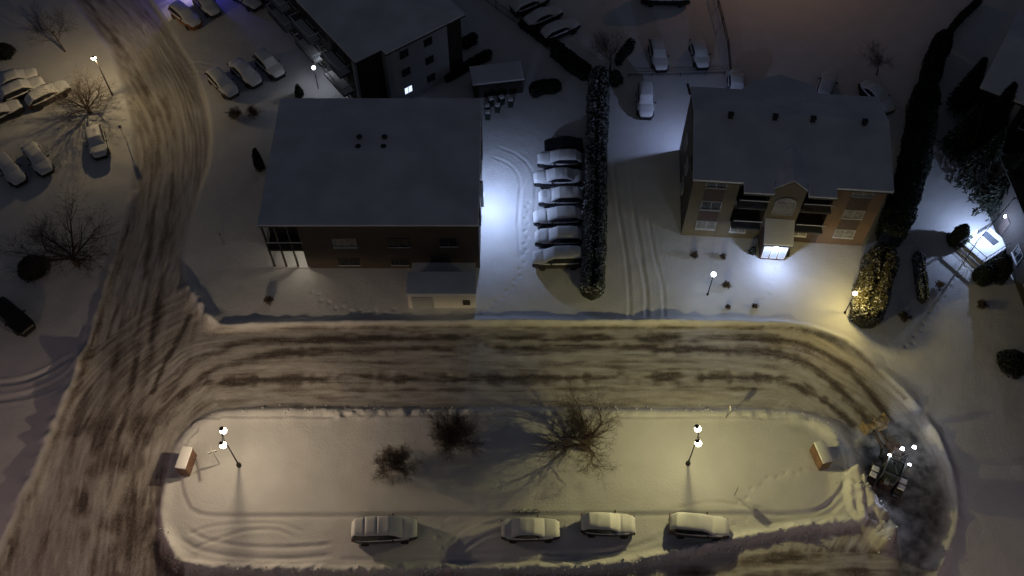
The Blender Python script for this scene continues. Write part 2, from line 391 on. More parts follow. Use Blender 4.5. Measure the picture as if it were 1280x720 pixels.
def groundmat():
    m = bpy.data.materials.new('ground_snow'); m.use_nodes = True
    nt = m.node_tree; b = nt.nodes['Principled BSDF']; b.inputs['Roughness'].default_value = .75
    tc = nd(nt, 'ShaderNodeTexCoord')
    def noise(s, d=5):
        n = nd(nt, 'ShaderNodeTexNoise'); n.inputs['Scale'].default_value = s; n.inputs['Detail'].default_value = d
        nt.links.new(tc.outputs['Object'], n.inputs['Vector']); return n
    a1 = nd(nt, 'ShaderNodeAttribute', attribute_name='dirt_shade'); a2 = nd(nt, 'ShaderNodeAttribute', attribute_name='bare')
    n1 = noise(.5); n2 = noise(5); n3 = noise(14)
    cr = nd(nt, 'ShaderNodeValToRGB'); e = cr.color_ramp.elements
    e[0].position = 0; e[0].color = (.78, .78, .80, 1); e[1].position = 1; e[1].color = (.105, .086, .077, 1)
    x = e.new(.25); x.color = (.57, .54, .52, 1); x = e.new(.6); x.color = (.29, .255, .235, 1)
    ad = nd(nt, 'ShaderNodeMath', operation='SUBTRACT'); nt.links.new(n2.outputs['Fac'], ad.inputs[0]); ad.inputs[1].default_value = .5
    ml = nd(nt, 'ShaderNodeMath', operation='MULTIPLY_ADD'); nt.links.new(ad.outputs[0], ml.inputs[0])
    m2 = nd(nt, 'ShaderNodeMath', operation='MULTIPLY'); nt.links.new(a1.outputs['Fac'], m2.inputs[0]); m2.inputs[1].default_value = .75
    nt.links.new(m2.outputs[0], ml.inputs[1]); nt.links.new(a1.outputs['Fac'], ml.inputs[2])
    nt.links.new(ml.outputs[0], cr.inputs['Fac'])
    v = nd(nt, 'ShaderNodeMix', data_type='RGBA', blend_type='MULTIPLY'); v.inputs['Factor'].default_value = 1
    mr = nd(nt, 'ShaderNodeMapRange'); mr.inputs['To Min'].default_value = .86; mr.inputs['To Max'].default_value = 1.06
    nt.links.new(n1.outputs['Fac'], mr.inputs['Value']); nt.links.new(cr.outputs['Color'], v.inputs['A']); nt.links.new(mr.outputs[0], v.inputs['B'])
    mx = nd(nt, 'ShaderNodeMix', data_type='RGBA'); nt.links.new(a2.outputs['Fac'], mx.inputs['Factor']); nt.links.new(v.outputs['Result'], mx.inputs['A'])
    ap = nd(nt, 'ShaderNodeValToRGB'); ap.color_ramp.elements[0].position = .35; ap.color_ramp.elements[1].position = .7
    ap.color_ramp.elements[0].color = (.07, .068, .066, 1); ap.color_ramp.elements[1].color = (.30, .29, .28, 1)
    nt.links.new(noise(1.2, 6).outputs['Fac'], ap.inputs['Fac']); nt.links.new(ap.outputs['Color'], mx.inputs['B'])
    nt.links.new(mx.outputs['Result'], b.inputs['Base Color'])
    bp = nd(nt, 'ShaderNodeBump'); bp.inputs['Strength'].default_value = .55; bp.inputs['Distance'].default_value = .06
    sm = nd(nt, 'ShaderNodeMath', operation='ADD'); nt.links.new(n2.outputs['Fac'], sm.inputs[0]); nt.links.new(n3.outputs['Fac'], sm.inputs[1])
    nt.links.new(sm.outputs[0], bp.inputs['Height']); nt.links.new(bp.outputs['Normal'], b.inputs['Normal'])
    return m
GM = groundmat()
wr = smooth([(1060, 592), (1070, 615), (1086, 643), (1100, 667), (1112, 692)]); dW, _, _ = cdist(wr, 2.2)
ny, nx = X.shape
idx = np.arange(ny * nx).reshape(ny, nx)
quads = np.stack([idx[:-1, :-1], idx[:-1, 1:], idx[1:, 1:], idx[1:, :-1]], -1).reshape(-1, 4)
def fc(A): return (A[:-1, :-1].astype(float) + A[1:, 1:].astype(float)).ravel() / 2
cls = np.where(fc(dW) < 1.35, 3, np.where(fc(dI) > 0, 2, np.where(fc(dR) > 0, 1, 0)))
VX = np.stack([X.ravel(), Y.ravel(), Z.ravel()], 1)
gz, gxx = np.gradient(Z, ys, xs)
NRM = np.stack([-gxx.ravel(), -gz.ravel(), np.ones(X.size)], 1); NRM /= np.linalg.norm(NRM, axis=1)[:, None]
def submesh(c, name):
    q = quads[cls == c]; u, inv = np.unique(q, return_inverse=True); q = inv.reshape(-1, 4)
    me = bpy.data.meshes.new(name); me.vertices.add(len(u)); me.vertices.foreach_set('co', VX[u].ravel().astype(np.float32))
    me.loops.add(q.size); me.loops.foreach_set('vertex_index', q.ravel().astype(np.int32))
    me.polygons.add(len(q)); me.polygons.foreach_set('loop_start', np.arange(0, q.size, 4, dtype=np.int32))
    me.update(); me.polygons.foreach_set('use_smooth', np.ones(len(q), bool))
    for nm, A in (('dirt_shade', dirt_shade), ('bare', bare)):
        at = me.attributes.new(nm, 'FLOAT', 'POINT'); at.data.foreach_set('value', A.ravel()[u].astype(np.float32))
    me.materials.append(GM)
    me.normals_split_custom_set_from_vertices(NRM[u].tolist())
    o = bpy.data.objects.new(name, me); COL.objects.link(o); tag(o, kind='structure'); return o
submesh(0, 'snow_ground'); submesh(1, 'road'); submesh(2, 'traffic_island'); submesh(3, 'snow_bank')
# ------------------------------------------------------------------ lamps (real photometry: wide street-lamp distribution)
def lamp_light(parent, loc, power, col, rad=.12, wide=True, cut=None, name='bulb_light'):
    l = bpy.data.lights.new(name, 'POINT'); l.energy = power; l.color = col; l.shadow_soft_size = rad
    if wide:
        l.use_nodes = True; nt = l.node_tree; em = nt.nodes['Emission']
        tc = nd(nt, 'ShaderNodeTexCoord'); sx = nd(nt, 'ShaderNodeSeparateXYZ'); nt.links.new(tc.outputs['Normal'], sx.inputs[0])
        mr = nd(nt, 'ShaderNodeMath', operation='MULTIPLY'); mr.inputs[1].default_value = -1; nt.links.new(sx.outputs['Z'], mr.inputs[0])
        mx = nd(nt, 'ShaderNodeMath', operation='MAXIMUM'); mx.inputs[1].default_value = .2; nt.links.new(mr.outputs[0], mx.inputs[0])
        pw = nd(nt, 'ShaderNodeMath', operation='POWER'); pw.inputs[1].default_value = -wide if not isinstance(wide, bool) else -1.5; nt.links.new(mx.outputs[0], pw.inputs[0])
        st = nd(nt, 'ShaderNodeMapRange'); lo_, hi_ = (.12, .52) if cut is None else cut if isinstance(cut, tuple) else (-cut, cut); st.inputs['From Min'].default_value = lo_; st.inputs['From Max'].default_value = hi_; st.interpolation_type = 'SMOOTHSTEP'; nt.links.new(mr.outputs[0], st.inputs['Value'])
        mu = nd(nt, 'ShaderNodeMath', operation='MULTIPLY'); nt.links.new(pw.outputs[0], mu.inputs[0]); nt.links.new(st.outputs[0], mu.inputs[1])
        nt.links.new(mu.outputs[0], em.inputs['Strength'])
    o = bpy.data.objects.new(name, l); COL.objects.link(o); o.location = loc
    if parent: o.parent = parent
    return o
GLOW_W = mat('glow_warm', (1, .9, .7), emit=(1, .88, .62), estr=30)
GLOW_Y = mat('glow_yellow', (1, .9, .5), emit=(1, .86, .42), estr=14)
GLOW_C = mat('glow_cool', (.9, .95, 1), emit=(.78, .87, 1), estr=14)

def twin_lamp(px, py, label, col, power, rz=0.0):
    t = thing('street_lamp', label, 'street lamp', G(px, py), rz, 'twin-headed lamps on the island')
    m = MB(); m.lathe((0, 0, 0), [(.2, -.1), (.2, .25), (.12, .35), (.09, .5), (.06, .9), (.05, 3.5), (.04, 5.75), (.02, 5.95)], 12); m.build('pole', METAL, t, True)
    a = MB()
    a.tube((0, -.05, 5.55), (0, .55, 5.75), .03); a.tube((0, .55, 5.75), (.0, .62, 5.62), .03)
    a.tube((0, .05, 5.55), (0, -.55, 5.75), .03); a.tube((0, -.55, 5.75), (0, -.62, 5.62), .03)
    a.tube((0, .3, 5.3), (0, .5, 5.72), .02); a.tube((0, -.3, 5.3), (0, -.5, 5.72), .02); a.tube((0, -.32, 5.31), (0, .32, 5.31), .02)
    a.build('arm', METAL, t)
    for s in (-1, 1):
        c = MB(); c.lathe((-.09, s * .62 + .10, 5.44), [(.19, .10), (.20, .13), (.15, .2), (.07, .25), (.03, .28)], 14); hd = c.build('lamp_head', METAL, t, True)
        g = MB(); g.lathe((0, s * .62, 5.42), [(.1, -.30), (.22, -.2), (.27, -.02), (.22, .10), (.10, .16)], 12); g.build('lamp_glass', GLOW_W, hd, True)
        lamp_light(t, (0, s * .62, 5.42 - .42), power * (1.74 if s > 0 else .26), col, .11, 2.0, (.08, .52) if px < 500 else (.07, .42))
    return t
L1C = (1, .75, .47); L2C = (1, .86, .35)
twin_lamp(300, 584, 'twin-headed street lamp at the left end of the snowy island, beside the small sign post', L1C, 210, R(8))
twin_lamp(859, 582, 'twin-headed street lamp at the right end of the snowy island', L2C, 195, R(-4))

def globe_lamp(px, py, h, label, col, power, glow, r=.2):
    t = thing('post_lamp', label, 'post lamp', G(px, py), 0, 'globe lamps in front of the right apartment building')
    m = MB(); m.lathe((0, 0, 0), [(.11, -.1), (.11, .2), (.05, .3), (.045, h - .25), (.09, h - .2), (.09, h - .16)], 10); m.build('pole', METAL, t, True)
    g = MB(); g.ball((0, 0, h + .03), r, 14, 10); g.build('globe', glow, t, True)
    k = MB(); k.lathe((0, 0, h + r), [(.07, 0), (.06, .03), (.02, .07)], 8); k.build('finial', METAL, t, True)
    for a in range(3):
        lamp_light(t, (math.cos(a * 2.094) * (r + .1), math.sin(a * 2.094) * (r + .1), h - .1), power / 3, col, .1, .8, .6)
    return t
globe_lamp(884, 370, 3.3, 'globe lamp glowing white on a thin post in the snowy yard', (.60, .74, 1), 75, GLOW_C, .23)
globe_lamp(1055, 393, 3.2, 'globe lamp glowing yellow beside the frosted hedge', (1, .78, .27), 340, GLOW_Y, .2)

def street_lamp(px, py, h, label, col, power, rz, wide=1.6, arm=.7):
    t = thing('street_lamp', label, 'street lamp', G(px, py), rz)
    m = MB(); m.lathe((0, 0, 0), [(.12, -.1), (.12, .3), (.08, .45), (.045, h - .1)], 10); m.build('pole', METAL, t, True)
    a = MB(); a.tube((0, 0, h - .15), (arm, 0, h + .1), .03); a.build('arm', METAL, t)
    c = MB(); c.box((arm + .12, 0, h + .16), (.34, .26, .08), 0, .7); hd = c.build('lamp_head', METAL, t)
    g = MB(); g.lathe((arm + .12, 0, h + .04), [(.1, -.12), (.22, -.06), (.24, .02), (.16, .09)], 12); g.build('lamp_glass', GLOW_W, hd, True)
    lamp_light(t, (arm + .2, 0, h - .2), power, col, .12, wide)
    return t
street_lamp(141, 120, 5.3, 'lit street lamp on a dark pole beside the curving street and bare tree', (1, .73, .35), 360, R(215), 1.5, .0)
# lamps of the streets beyond the frame
street_lamp(-70, 740, 8, 'street lamp beyond the left snowbank of the main street', (1, .60, .48), 240, R(0), 2.0, 1.4)
street_lamp(330, 925, 8, 'street lamp on the south kerb, left of the pair below the picture', (1, .62, .42), 70, R(90), 2.0, 1.4)
street_lamp(1210, 880, 8, 'street lamp on the south kerb, right of the pair below the picture', (1, .68, .60), 190, R(90), 2.0, 1.4)
street_lamp(975, -75, 8, 'street lamp in the lot behind the right apartment', (1, .52, .28), 420, R(200), .9, 1.4)
street_lamp(30, -120, 8, 'street lamp far up the main street', (1, .62, .45), 20, R(0), 2.0, 1.4)

# ------------------------------------------------------------------ cars
PROF = {
 'sedan': (1.45, [(0, .80), (.02, .95), (.05, 1.02), (.17, 1.06), (.31, 1.40), (.42, 1.45), (.56, 1.42), (.73, 1.04), (.93, .90), (.985, .78), (1, .62)], .98),
 'hatch': (1.5, [(0, .85), (.02, 1.0), (.05, 1.12), (.14, 1.44), (.30, 1.50), (.52, 1.47), (.71, 1.07), (.93, .92), (.985, .80), (1, .62)], .98),
 'suv': (1.68, [(0, .9), (.015, 1.15), (.04, 1.3), (.10, 1.62), (.28, 1.68), (.53, 1.64), (.70, 1.15), (.93, 1.02), (.985, .88), (1, .65)], 1.05),
 'van': (1.78, [(0, .9), (.012, 1.2), (.03, 1.45), (.06, 1.72), (.28, 1.78), (.58, 1.74), (.77, 1.15), (.94, .98), (.985, .84), (1, .65)], 1.08)}
def car(kind, label, cat, col, loc, rz, group, L=4.6, W=1.8, snow=.15, bare=False, name='parked_car', racks=False, seed=0):
    top, prof, belt = PROF[kind]; t = thing(name, label, cat, loc, rz, group)
    paint = mat('car_paint_%02d_%02d_%02d' % tuple(int(c * 99) for c in col), col, .35, .3, var=.05)
    fx_ = np.array([p[0] for p in prof]); fz = np.array([p[1] for p in prof])
    N = 30; st = [ (1 - math.cos(math.pi * i / N)) / 2 * .5 + .5 * i / N for i in range(N + 1)]
    def hw(f): return W / 2 * (1 - .06 * abs(2 * f - 1) ** 2 - .24 * abs(2 * f - 1) ** 7)
    def tz(f): return float(np.interp(f, fx_, fz))
    def section(f):
        w = hw(f); z = tz(f); cab = min(1, max(0, (z - belt - .02) / .35)); b = min(belt, z - .02)
        pts = [(w * .90, .24), (w * .985, .40), (w, .62 if z > .7 else z - .1), (w * .975, b - .02), (w * (.93 - .10 * cab), max(b, z - .10 - .0 * cab)), (w * (.88 - .13 * cab), z - .025), (w * .45, z + .01), (0, z + .015)]
        return pts
    vs = []; fs = []
    for f in st:
        s = section(f); x = (f - .5) * L
        ring = [(x, -y, z) for y, z in s] + [(x, y, z) for y, z in s[-2::-1]]
        vs += ring
    n = 15
    for i in range(N):
        for k in range(n - 1): fs.append((i * n + k, i * n + k + 1, (i + 1) * n + k + 1, (i + 1) * n + k))
        fs.append((i * n + n - 1, i * n, (i + 1) * n, (i + 1) * n + n - 1))
    fs.append(tuple(range(n))); fs.append(tuple(range(N * n + n - 1, N * n - 1, -1)))
    m = MB(); m.add(vs, fs); body = m.build('body', paint, t, True)
    # side glass
    cabf = [f for f in st if tz(f) > belt + .22]
    for s in (-1, 1):
        g = MB()
        q = []
        for f in cabf:
            w = hw(f); z = tz(f); cab = min(1, max(0, (z - belt - .02) / .35)); x = (f - .5) * L
            q += [(x, s * (w * .972 + .012), belt + .01), (x, s * (w * (.93 - .10 * cab) + .014), z - .11)]
        g.add(q, [(2 * i, 2 * i + 2, 2 * i + 3, 2 * i + 1) for i in range(len(cabf) - 1)])
        g.build('side_window', GLASS, t)
    # wheels
    for wx in (.20, .80):
        for s in (-1, 1):
            wm = MB(); c = ((wx - .5) * L, s * (W / 2 - .11), .33)
            wm.lathe(c, [(.2, -.11), (.31, -.11), (.335, -.07), (.335, .07), (.31, .11), (.2, .11)], 18, 'y')
            wm.mi = 1; wm.lathe((c[0], c[1] + s * .0, c[2]), [(.2, -.1), (.2, .1)], 12, 'y')
            wm.build('wheel', [RUBBER, GALV], t)
    for s in (-1, 1):
        h = MB(); h.box((L * .478, s * W * .33, .66), (.12, .34, .15), 0); h.build('headlight', GLASS, t)
        h = MB(); h.box((-L * .49, s * W * .37, .80), (.10, .22, .22), 0); h.build('taillight', mat('tail_red', (.25, .01, .01), .3), t)
        h = MB(); h.box((L * .13, s * (W / 2 + .08), belt + .05), (.12, .2, .13), 0, .8); h.build('side_mirror', paint, t)
    # snow blanket on bonnet, glass and roof
    if not bare:
        r0 = random.Random(seed); ws = {'sedan': .745, 'hatch': .72, 'suv': .71, 'van': .78}[kind]; wr_ = {'sedan': .18, 'hatch': .10, 'suv': .06, 'van': .04}[kind]; NS = 96; K = [-1, -1.0, -.96, -.8, -.5, -.2, .2, .5, .8, .96, 1.0, 1]; vs = []; fs = []
        for i in range(NS + 1):
            f = .005 + .99 * i / NS; w = hw(f); z = tz(f); cab = min(1, max(0, (z - belt - .02) / .35)); x = (f - .5) * L
            ye = w * (.915 - .14 * cab); e = min(f, 1 - f); end = min(1, .25 + (e / .05) ** .6 * .75) if e < .05 else 1
            for j, k in enumerate(K):
                y = k * ye + (.03 * (1 if k > 0 else -1) if 0 < j < len(K) - 1 and abs(k) > .95 else 0)
                nn = vnoise(np.array([x * 1.7 + seed]), np.array([y * 1.9 + seed * 3]), 3)[0]; n4 = vnoise(np.array([x * 6 + seed]), np.array([y * 5.0]), 7)[0]
                if j in (0, len(K) - 1): zz = z - .07 - .05 * (n4 + .3) - .10 * (1 - end)
                elif abs(k) == 1.0: zz = z - .02 + .02 * n4
                elif abs(k) == .96: zz = z + snow * .45 * end
                else: zz = z + snow * end * (1 + .25 * nn) * (1.1 - .12 * abs(k) - (.22 if abs(k) > .7 else 0))
                if racks and (abs(f - .22) < .011 or abs(f - .40) < .011) and abs(k) < .9: zz -= .16
                if 0 < j < len(K) - 1 and abs(k) < 1: zz -= snow * (.45 * math.exp(-((f - ws) / .016) ** 2) + .25 * math.exp(-((f - wr_) / .02) ** 2)) * (.6 + .4 * nn)
                vs.append((x + (.04 if f > .97 else -.03 if f < .03 else 0), y, zz))
        n = len(K)
        for i in range(NS):
            for k in range(n - 1): fs.append((i * n + k, i * n + k + 1, (i + 1) * n + k + 1, (i + 1) * n + k))
        fs.append(tuple(range(n))); fs.append(tuple(range(NS * n + n - 1, NS * n - 1, -1)))
        m = MB(); m.add(vs, fs); sc_ = m.build('snow_cover', CARSNOW, t, True); md = sc_.modifiers.new('soften', 'SMOOTH'); md.factor = .5; md.iterations = 6
        for s in (-1, 1):
            q = []; nn = 0
            for i in range(33):
                f = .08 + .80 * i / 32; w = hw(f); x = (f - .5) * L; e = max(.15, math.sin(math.pi * i / 32) ** .5) * (.8 + .35 * vnoise(np.array([x * 3.1 + seed]), np.array([s * 2.0]), 5)[0])
                q += [(x, s * (w * .90), belt + .01), (x, s * w * .94, belt + .02 + .09 * e), (x, s * w * .99, belt + .01 + .06 * e), (x, s * (w + .015), belt - .10 * e)]
            mm = MB(); mm.add(q, [(4 * i + k, 4 * i + 4 + k, 4 * i + 5 + k, 4 * i + 1 + k) for i in range(32) for k in range(3)]); mm.build('shoulder_snow', CARSNOW, t, True)
    return t
def carat(kind, p_tail, p_nose, label, cat='car', col=(.05, .05, .06), group=None, **kw):
    a = P(*p_tail, .8); b = P(*p_nose, .8); c = (a + b) / 2; d = b - a
    return car(kind, label, cat, col, (c.x, c.y, hz(c.x, c.y) + .03), math.atan2(d.y, d.x), group, **kw)
G1 = 'cars parked along the south side of the island'
carat('van', (440, 665), (522, 661), 'snow-covered minivan with two roof grooves, leftmost car along the island', 'minivan', (.07, .08, .09), G1, L=5.15, W=2.02, racks=True, seed=1, name='parked_van', snow=.17)
carat('sedan', (628, 663), (698, 662), 'snow-covered sedan with partly cleared bonnet, just right of the minivan on the island', 'car', (.06, .055, .06), G1, L=4.6, seed=2, snow=.17)
carat('hatch', (728, 655), (792, 657), 'snow-covered hatchback parked at a slight angle, between two other cars on the island', 'car', (.05, .045, .045), G1, L=4.3, seed=3, snow=.19)
carat('suv', (839, 656), (908, 661), 'snow-covered car with brown-grey flank, rightmost along the island', 'car', (.12, .10, .08), G1, L=4.7, seed=4, snow=.12)
G2 = 'cars in the row beside the long central hedge'
rowd = [('sedan', 183, 687, 722, 'small dark snow-free car at the far end of the row by the hedge', (.02, .02, .025), dict(L=3.9, W=1.7, bare=True)),
        ('hatch', 200, 673, 726, 'snow-covered car, next after the bare dark one in the row by the hedge', (.03, .03, .035), {}),
        ('sedan', 224, 668, 726, 'snow-covered long sedan, third from the far end of the row by the hedge', (.025, .025, .03), dict(L=4.8)),
        ('suv', 249, 675, 726, 'snow-covered car with a dark window arc, middle of the row by the hedge', (.04, .04, .05), dict(L=4.3)),
        ('hatch', 274, 668, 726, 'snow-covered car, third from the near end of the row by the hedge', (.03, .03, .03), dict(L=4.7)),
        ('suv', 299, 671, 725, 'snow-covered car, second from the near end of the row by the hedge', (.02, .02, .02), dict(L=4.5)),
        ('van', 325, 668, 726, 'snow-covered car with smooth rounded snow, nearest in the row by the hedge', (.05, .04, .03), dict(L=4.8))]
for i, (k, y, x0, x1, lb, c, kw) in enumerate(rowd):
    kw.setdefault('L', 4.5); carat(k, (x1, y - 1 + [0, 1.2, -.8, .6, -1.2, .9, 0][i]), (x0, y), lb, 'car', c, G2, seed=10 + i, snow=.22, **kw)
G3 = 'cars in the lot behind the right apartment building'
carat('hatch', (820, 55), (826, 84), 'snow-topped car seen end on, left of two in the lot past the fence', 'car', (.02, .02, .025), G3, seed=21)
carat('sedan', (871, 55), (878, 81), 'snow-topped car seen end on, right of two in the lot past the fence', 'car', (.02, .02, .025), G3, seed=22, L=4.2)
carat('suv', (806, 112), (807, 143), 'snow-topped car standing alone between hedge and right apartment building', 'car', (.015, .015, .02), G3, seed=23)
carat('sedan', (920, 96), (921, 122), 'car half hidden behind the rear bay of the right apartment building', 'car', (.03, .03, .04), G3, seed=24)
carat('hatch', (1028, 122), (1036, 98), 'car with a bluish lit end behind the right apartment roof', 'car', (.02, .02, .05), G3, seed=25)
carat('sedan', (1086, 112), (1106, 132), 'dark car standing askew behind the right apartment roof, near the tall hedge', 'car', (.02, .02, .02), G3, seed=26)
carat('van', (795, -4), (868, -3), 'long dark vehicle at the top edge of the lot', 'van', (.02, .02, .02), None, seed=27, L=5.6, W=2.1, name='parked_van')
G4 = 'cars nosed in along the far fence line'
carat('hatch', (640, 15), (684, -4), 'snow-topped car nearest the top edge by the fence line', 'car', (.02, .02, .02), G4, seed=31)
carat('sedan', (658, 30), (699, 13), 'snow-topped car in the middle of three by the fence line', 'car', (.02, .02, .02), G4, seed=32)
carat('hatch', (680, 46), (720, 29), 'snow-topped car nearest the hedge corner of three by the fence line', 'car', (.02, .02, .02), G4, seed=33)
G5 = 'cars in the lot beside the upper left apartment block'
carat('hatch', (266, 92), (291, 118), 'snow-topped car, nearest the street of three in the lot left of the apartment block', 'car', (.06, .05, .05), G5, seed=41)
carat('sedan', (294, 80), (320, 104), 'snow-topped car, middle of three in the lot left of the apartment block', 'car', (.04, .035, .035), G5, seed=42)
carat('suv', (324, 70), (350, 95), 'snow-topped car, nearest the building of three left of the apartment block', 'car', (.03, .03, .03), G5, seed=43, L=4.3)
G6 = 'cars at the top of the street'
carat('suv', (218, 10), (246, 32), 'car with an orange flank beside the curving street', 'car', (.30, .10, .04), G6, seed=51, L=4.4, snow=.1)  # the orange is the body colour
carat('hatch', (245, -8), (270, 18), 'snow-topped car in blue light behind the orange car', 'car', (.05, .05, .06), G6, seed=52)
carat('sedan', (296, -10), (318, 6), 'dark car cut by the top edge left of the apartment block', 'car', (.02, .02, .02), G6, seed=53)
G7 = 'cars in the lot left of the lit street lamp'
carat('sedan', (-4, 108), (44, 92), 'snow-topped car, uppermost at the left edge of the lot', 'car', (.05, .04, .04), G7, seed=61)
carat('suv', (6, 124), (52, 104), 'snow-topped car in lamplight, second down at the left edge of the lot', 'car', (.06, .05, .045), G7, seed=62)
carat('hatch', (38, 130), (82, 108), 'snow-topped car just left of the lit bare tree', 'car', (.05, .045, .04), G7, seed=63)
carat('hatch', (-14, 150), (16, 136), 'dark car cut by the left edge of the lot', 'car', (.02, .02, .02), G7, seed=64)
carat('hatch', (118, 165), (125, 192), 'car under the bare tree with a long shadow toward the viewer', 'car', (.03, .03, .03), G7, seed=65, L=4.2)
carat('sedan', (38, 186), (58, 214), 'dim snow-topped car, right one of two in the shaded lot', 'car', (.03, .03, .035), G7, seed=66)
carat('hatch', (2, 200), (24, 226), 'dim snow-topped car, left one of two in the shaded lot', 'car', (.03, .03, .035), G7, seed=67)
carat('suv', (2, 384), (32, 410), 'dark car without snow in the unlit lot at the left edge', 'car', (.012, .012, .014), None, seed=68, bare=True)
hl = carat('sedan', (292, -58), (262, -32), 'car facing the street with its headlights on', 'car', (.05, .05, .05), None, seed=69)
for s in (-1, 1):
    l = bpy.data.lights.new('headlight_beam', 'SPOT'); l.energy = 900; l.color = (1, .82, .55); l.spot_size = R(36); l.spot_blend = .8; l.shadow_soft_size = .08
    o = bpy.data.objects.new('headlight_beam', l); COL.objects.link(o); o.parent = hl; o.location = (2.45, s * .6, .68); o.rotation_euler = (0, R(-82), 0)
bl = thing('light_sign', 'small blue lit sign at the top of the lot', 'lit sign', G(243, -16))
m = MB(); m.tube((0, 0, 0), (0, 0, 2.2), .04); m.build('post', METAL, bl)
m = MB(); m.box((0, 0, 2.5), (.9, .12, .5)); m.build('panel', mat('glow_blue', (.1, .1, 1), emit=(.10, .08, 1), estr=8), bl)
lamp_light(bl, (0, -.4, 2.3), 210, (.12, .1, 1), .1, False)

# ------------------------------------------------------------------ bare trees and shrubs
def bare_tree(px, py, label, cat, h, cr, stems=1, seed=0, twigs=5, name='bare_tree', group=None, trunk_r=.14, lean=(0, 0), maxd=4, cols=(None, None), fork=None):
    rn = random.Random(seed); t = thing(name, label, cat, G(px, py, -.05), 0, group)
    tr = MB(); cw = MB()
    def grow(p, d, L, r, dep):
        seg = 3 if dep < 3 else 2; target = tr if dep <= 1 else cw; pts = [p]
        for k in range(seg):
            d = (d + Vector((rn.uniform(-1, 1), rn.uniform(-1, 1), rn.uniform(-.5, .8))) * (.16 if dep < 2 else .24)).normalized()
            q = p + d * (L / seg); r2 = r * (.82 if dep < 3 else .7)
            target.tube(p, q, r, r2, 7 if dep == 0 else 5 if dep < 3 else 3, False); p = q; r = r2; pts.append(p)
            if dep < maxd:
                nb = (2 if k < seg - 1 else 3) if dep > 0 else (0 if k == 0 and stems == 1 else 3)
                if dep >= maxd - 1: nb = twigs + (1 if rn.random() < .5 and twigs > 1 else 0)
                for _ in range(nb):
                    a = d.orthogonal().normalized(); a.rotate(Matrix.Rotation(rn.uniform(0, 6.283), 3, d))
                    sp = rn.uniform(.55, 1.15); nd_ = (d + a * sp).normalized()
                    nd_ = (nd_ + Vector((0, 0, .06))).normalized()
                    grow(p, nd_, L * rn.uniform(.5, .78), max(r * rn.uniform(.45, .62), .0055), dep + 1)
    if fork and stems == 1:
        hgt = h * .16; rn.random(); tr.tube((0, 0, 0), (lean[0], lean[1], hgt), trunk_r * 1.15, trunk_r, 8, False); nl = 8
        for k in range(nl):
            a = 6.283 * k / nl + rn.uniform(-.3, .3); tilt = rn.uniform(.5, 1.15) if k % 3 else rn.uniform(.1, .35)
            grow(Vector((lean[0], lean[1], hgt * rn.uniform(.75, 1))), Vector((math.cos(a) * tilt, math.sin(a) * tilt, .9)).normalized(), h * rn.uniform(.36, .46), trunk_r * rn.uniform(.42, .6), 1)
    for s in range(0 if fork and stems == 1 else stems):
        a = 6.283 * s / stems + rn.uniform(-.4, .4); tilt = 0.0 if stems == 1 else rn.uniform(.35, .9)
        d = Vector((math.cos(a) * tilt + lean[0], math.sin(a) * tilt + lean[1], 1)).normalized()
        grow(Vector((0, 0, 0)), d, h * (fork or (.42 if stems == 1 else .5)), trunk_r, 0)
    # fit to wanted crown radius / height
    V = np.array(tr.v + cw.v); zz = V[:, 2].max(); rr = np.percentile(np.hypot(V[:, 0], V[:, 1]), 97)
    sx, sz = cr / rr, h / zz
    for mb in (tr, cw):
        mb.v = [(v[0] * sx, v[1] * sx, v[2] * sz) for v in mb.v]
    if tr.v: tr.build('trunk', cols[0] or BARK, t, True)
    if cw.v: cw.build('crown', cols[1] or TWIG, t)
    return t
BT = 'bare trees and bushes on the island'
bare_tree(731, 562, 'large bare tree with fine twigs on the island, left of the right lamp', 'tree', 5.6, 4.0, 1, 5, 2, trunk_r=.30, maxd=5, fork=.22, group=BT, lean=(.05, .1))
bare_tree(566, 556, 'dense dark leafless bush, middle one of three woody plants on the island', 'bush', 3.6, 2.3, 7, 12, 2, 'bare_bush', BT, .06)
bare_tree(494, 588, 'smaller dark leafless bush, leftmost of three woody plants on the island', 'bush', 3.1, 1.8, 6, 23, 2, 'bare_bush', BT, .05)
bare_tree(114, 143, 'bare tree lit by the street lamp beside it, upper left lot', 'tree', 5.0, 3.8, 1, 31, 4, trunk_r=.17, fork=.28, lean=(-.12, .05))
bare_tree(98, 333, 'wide dark bare tree standing in the unlit ground left of the street', 'tree', 7.0, 5.2, 1, 44, 4, trunk_r=.2, fork=.33, lean=(-.1, .1))
bare_tree(762, 92, 'bare tree at the far end of the central hedge', 'tree', 6.0, 2.6, 1, 47, 3, trunk_r=.14, lean=(.02, .05))
bare_tree(82, 66, 'thin bare tree near the upper left corner', 'tree', 6.5, 3.0, 1, 51, 3, trunk_r=.12)
bare_tree(1095, 95, 'faint bare tree behind the right apartment building, beside the tall hedge', 'tree', 5, 2.2, 1, 58, 3, trunk_r=.1)
SB = 'small leafless shrubs in the snowy yard'
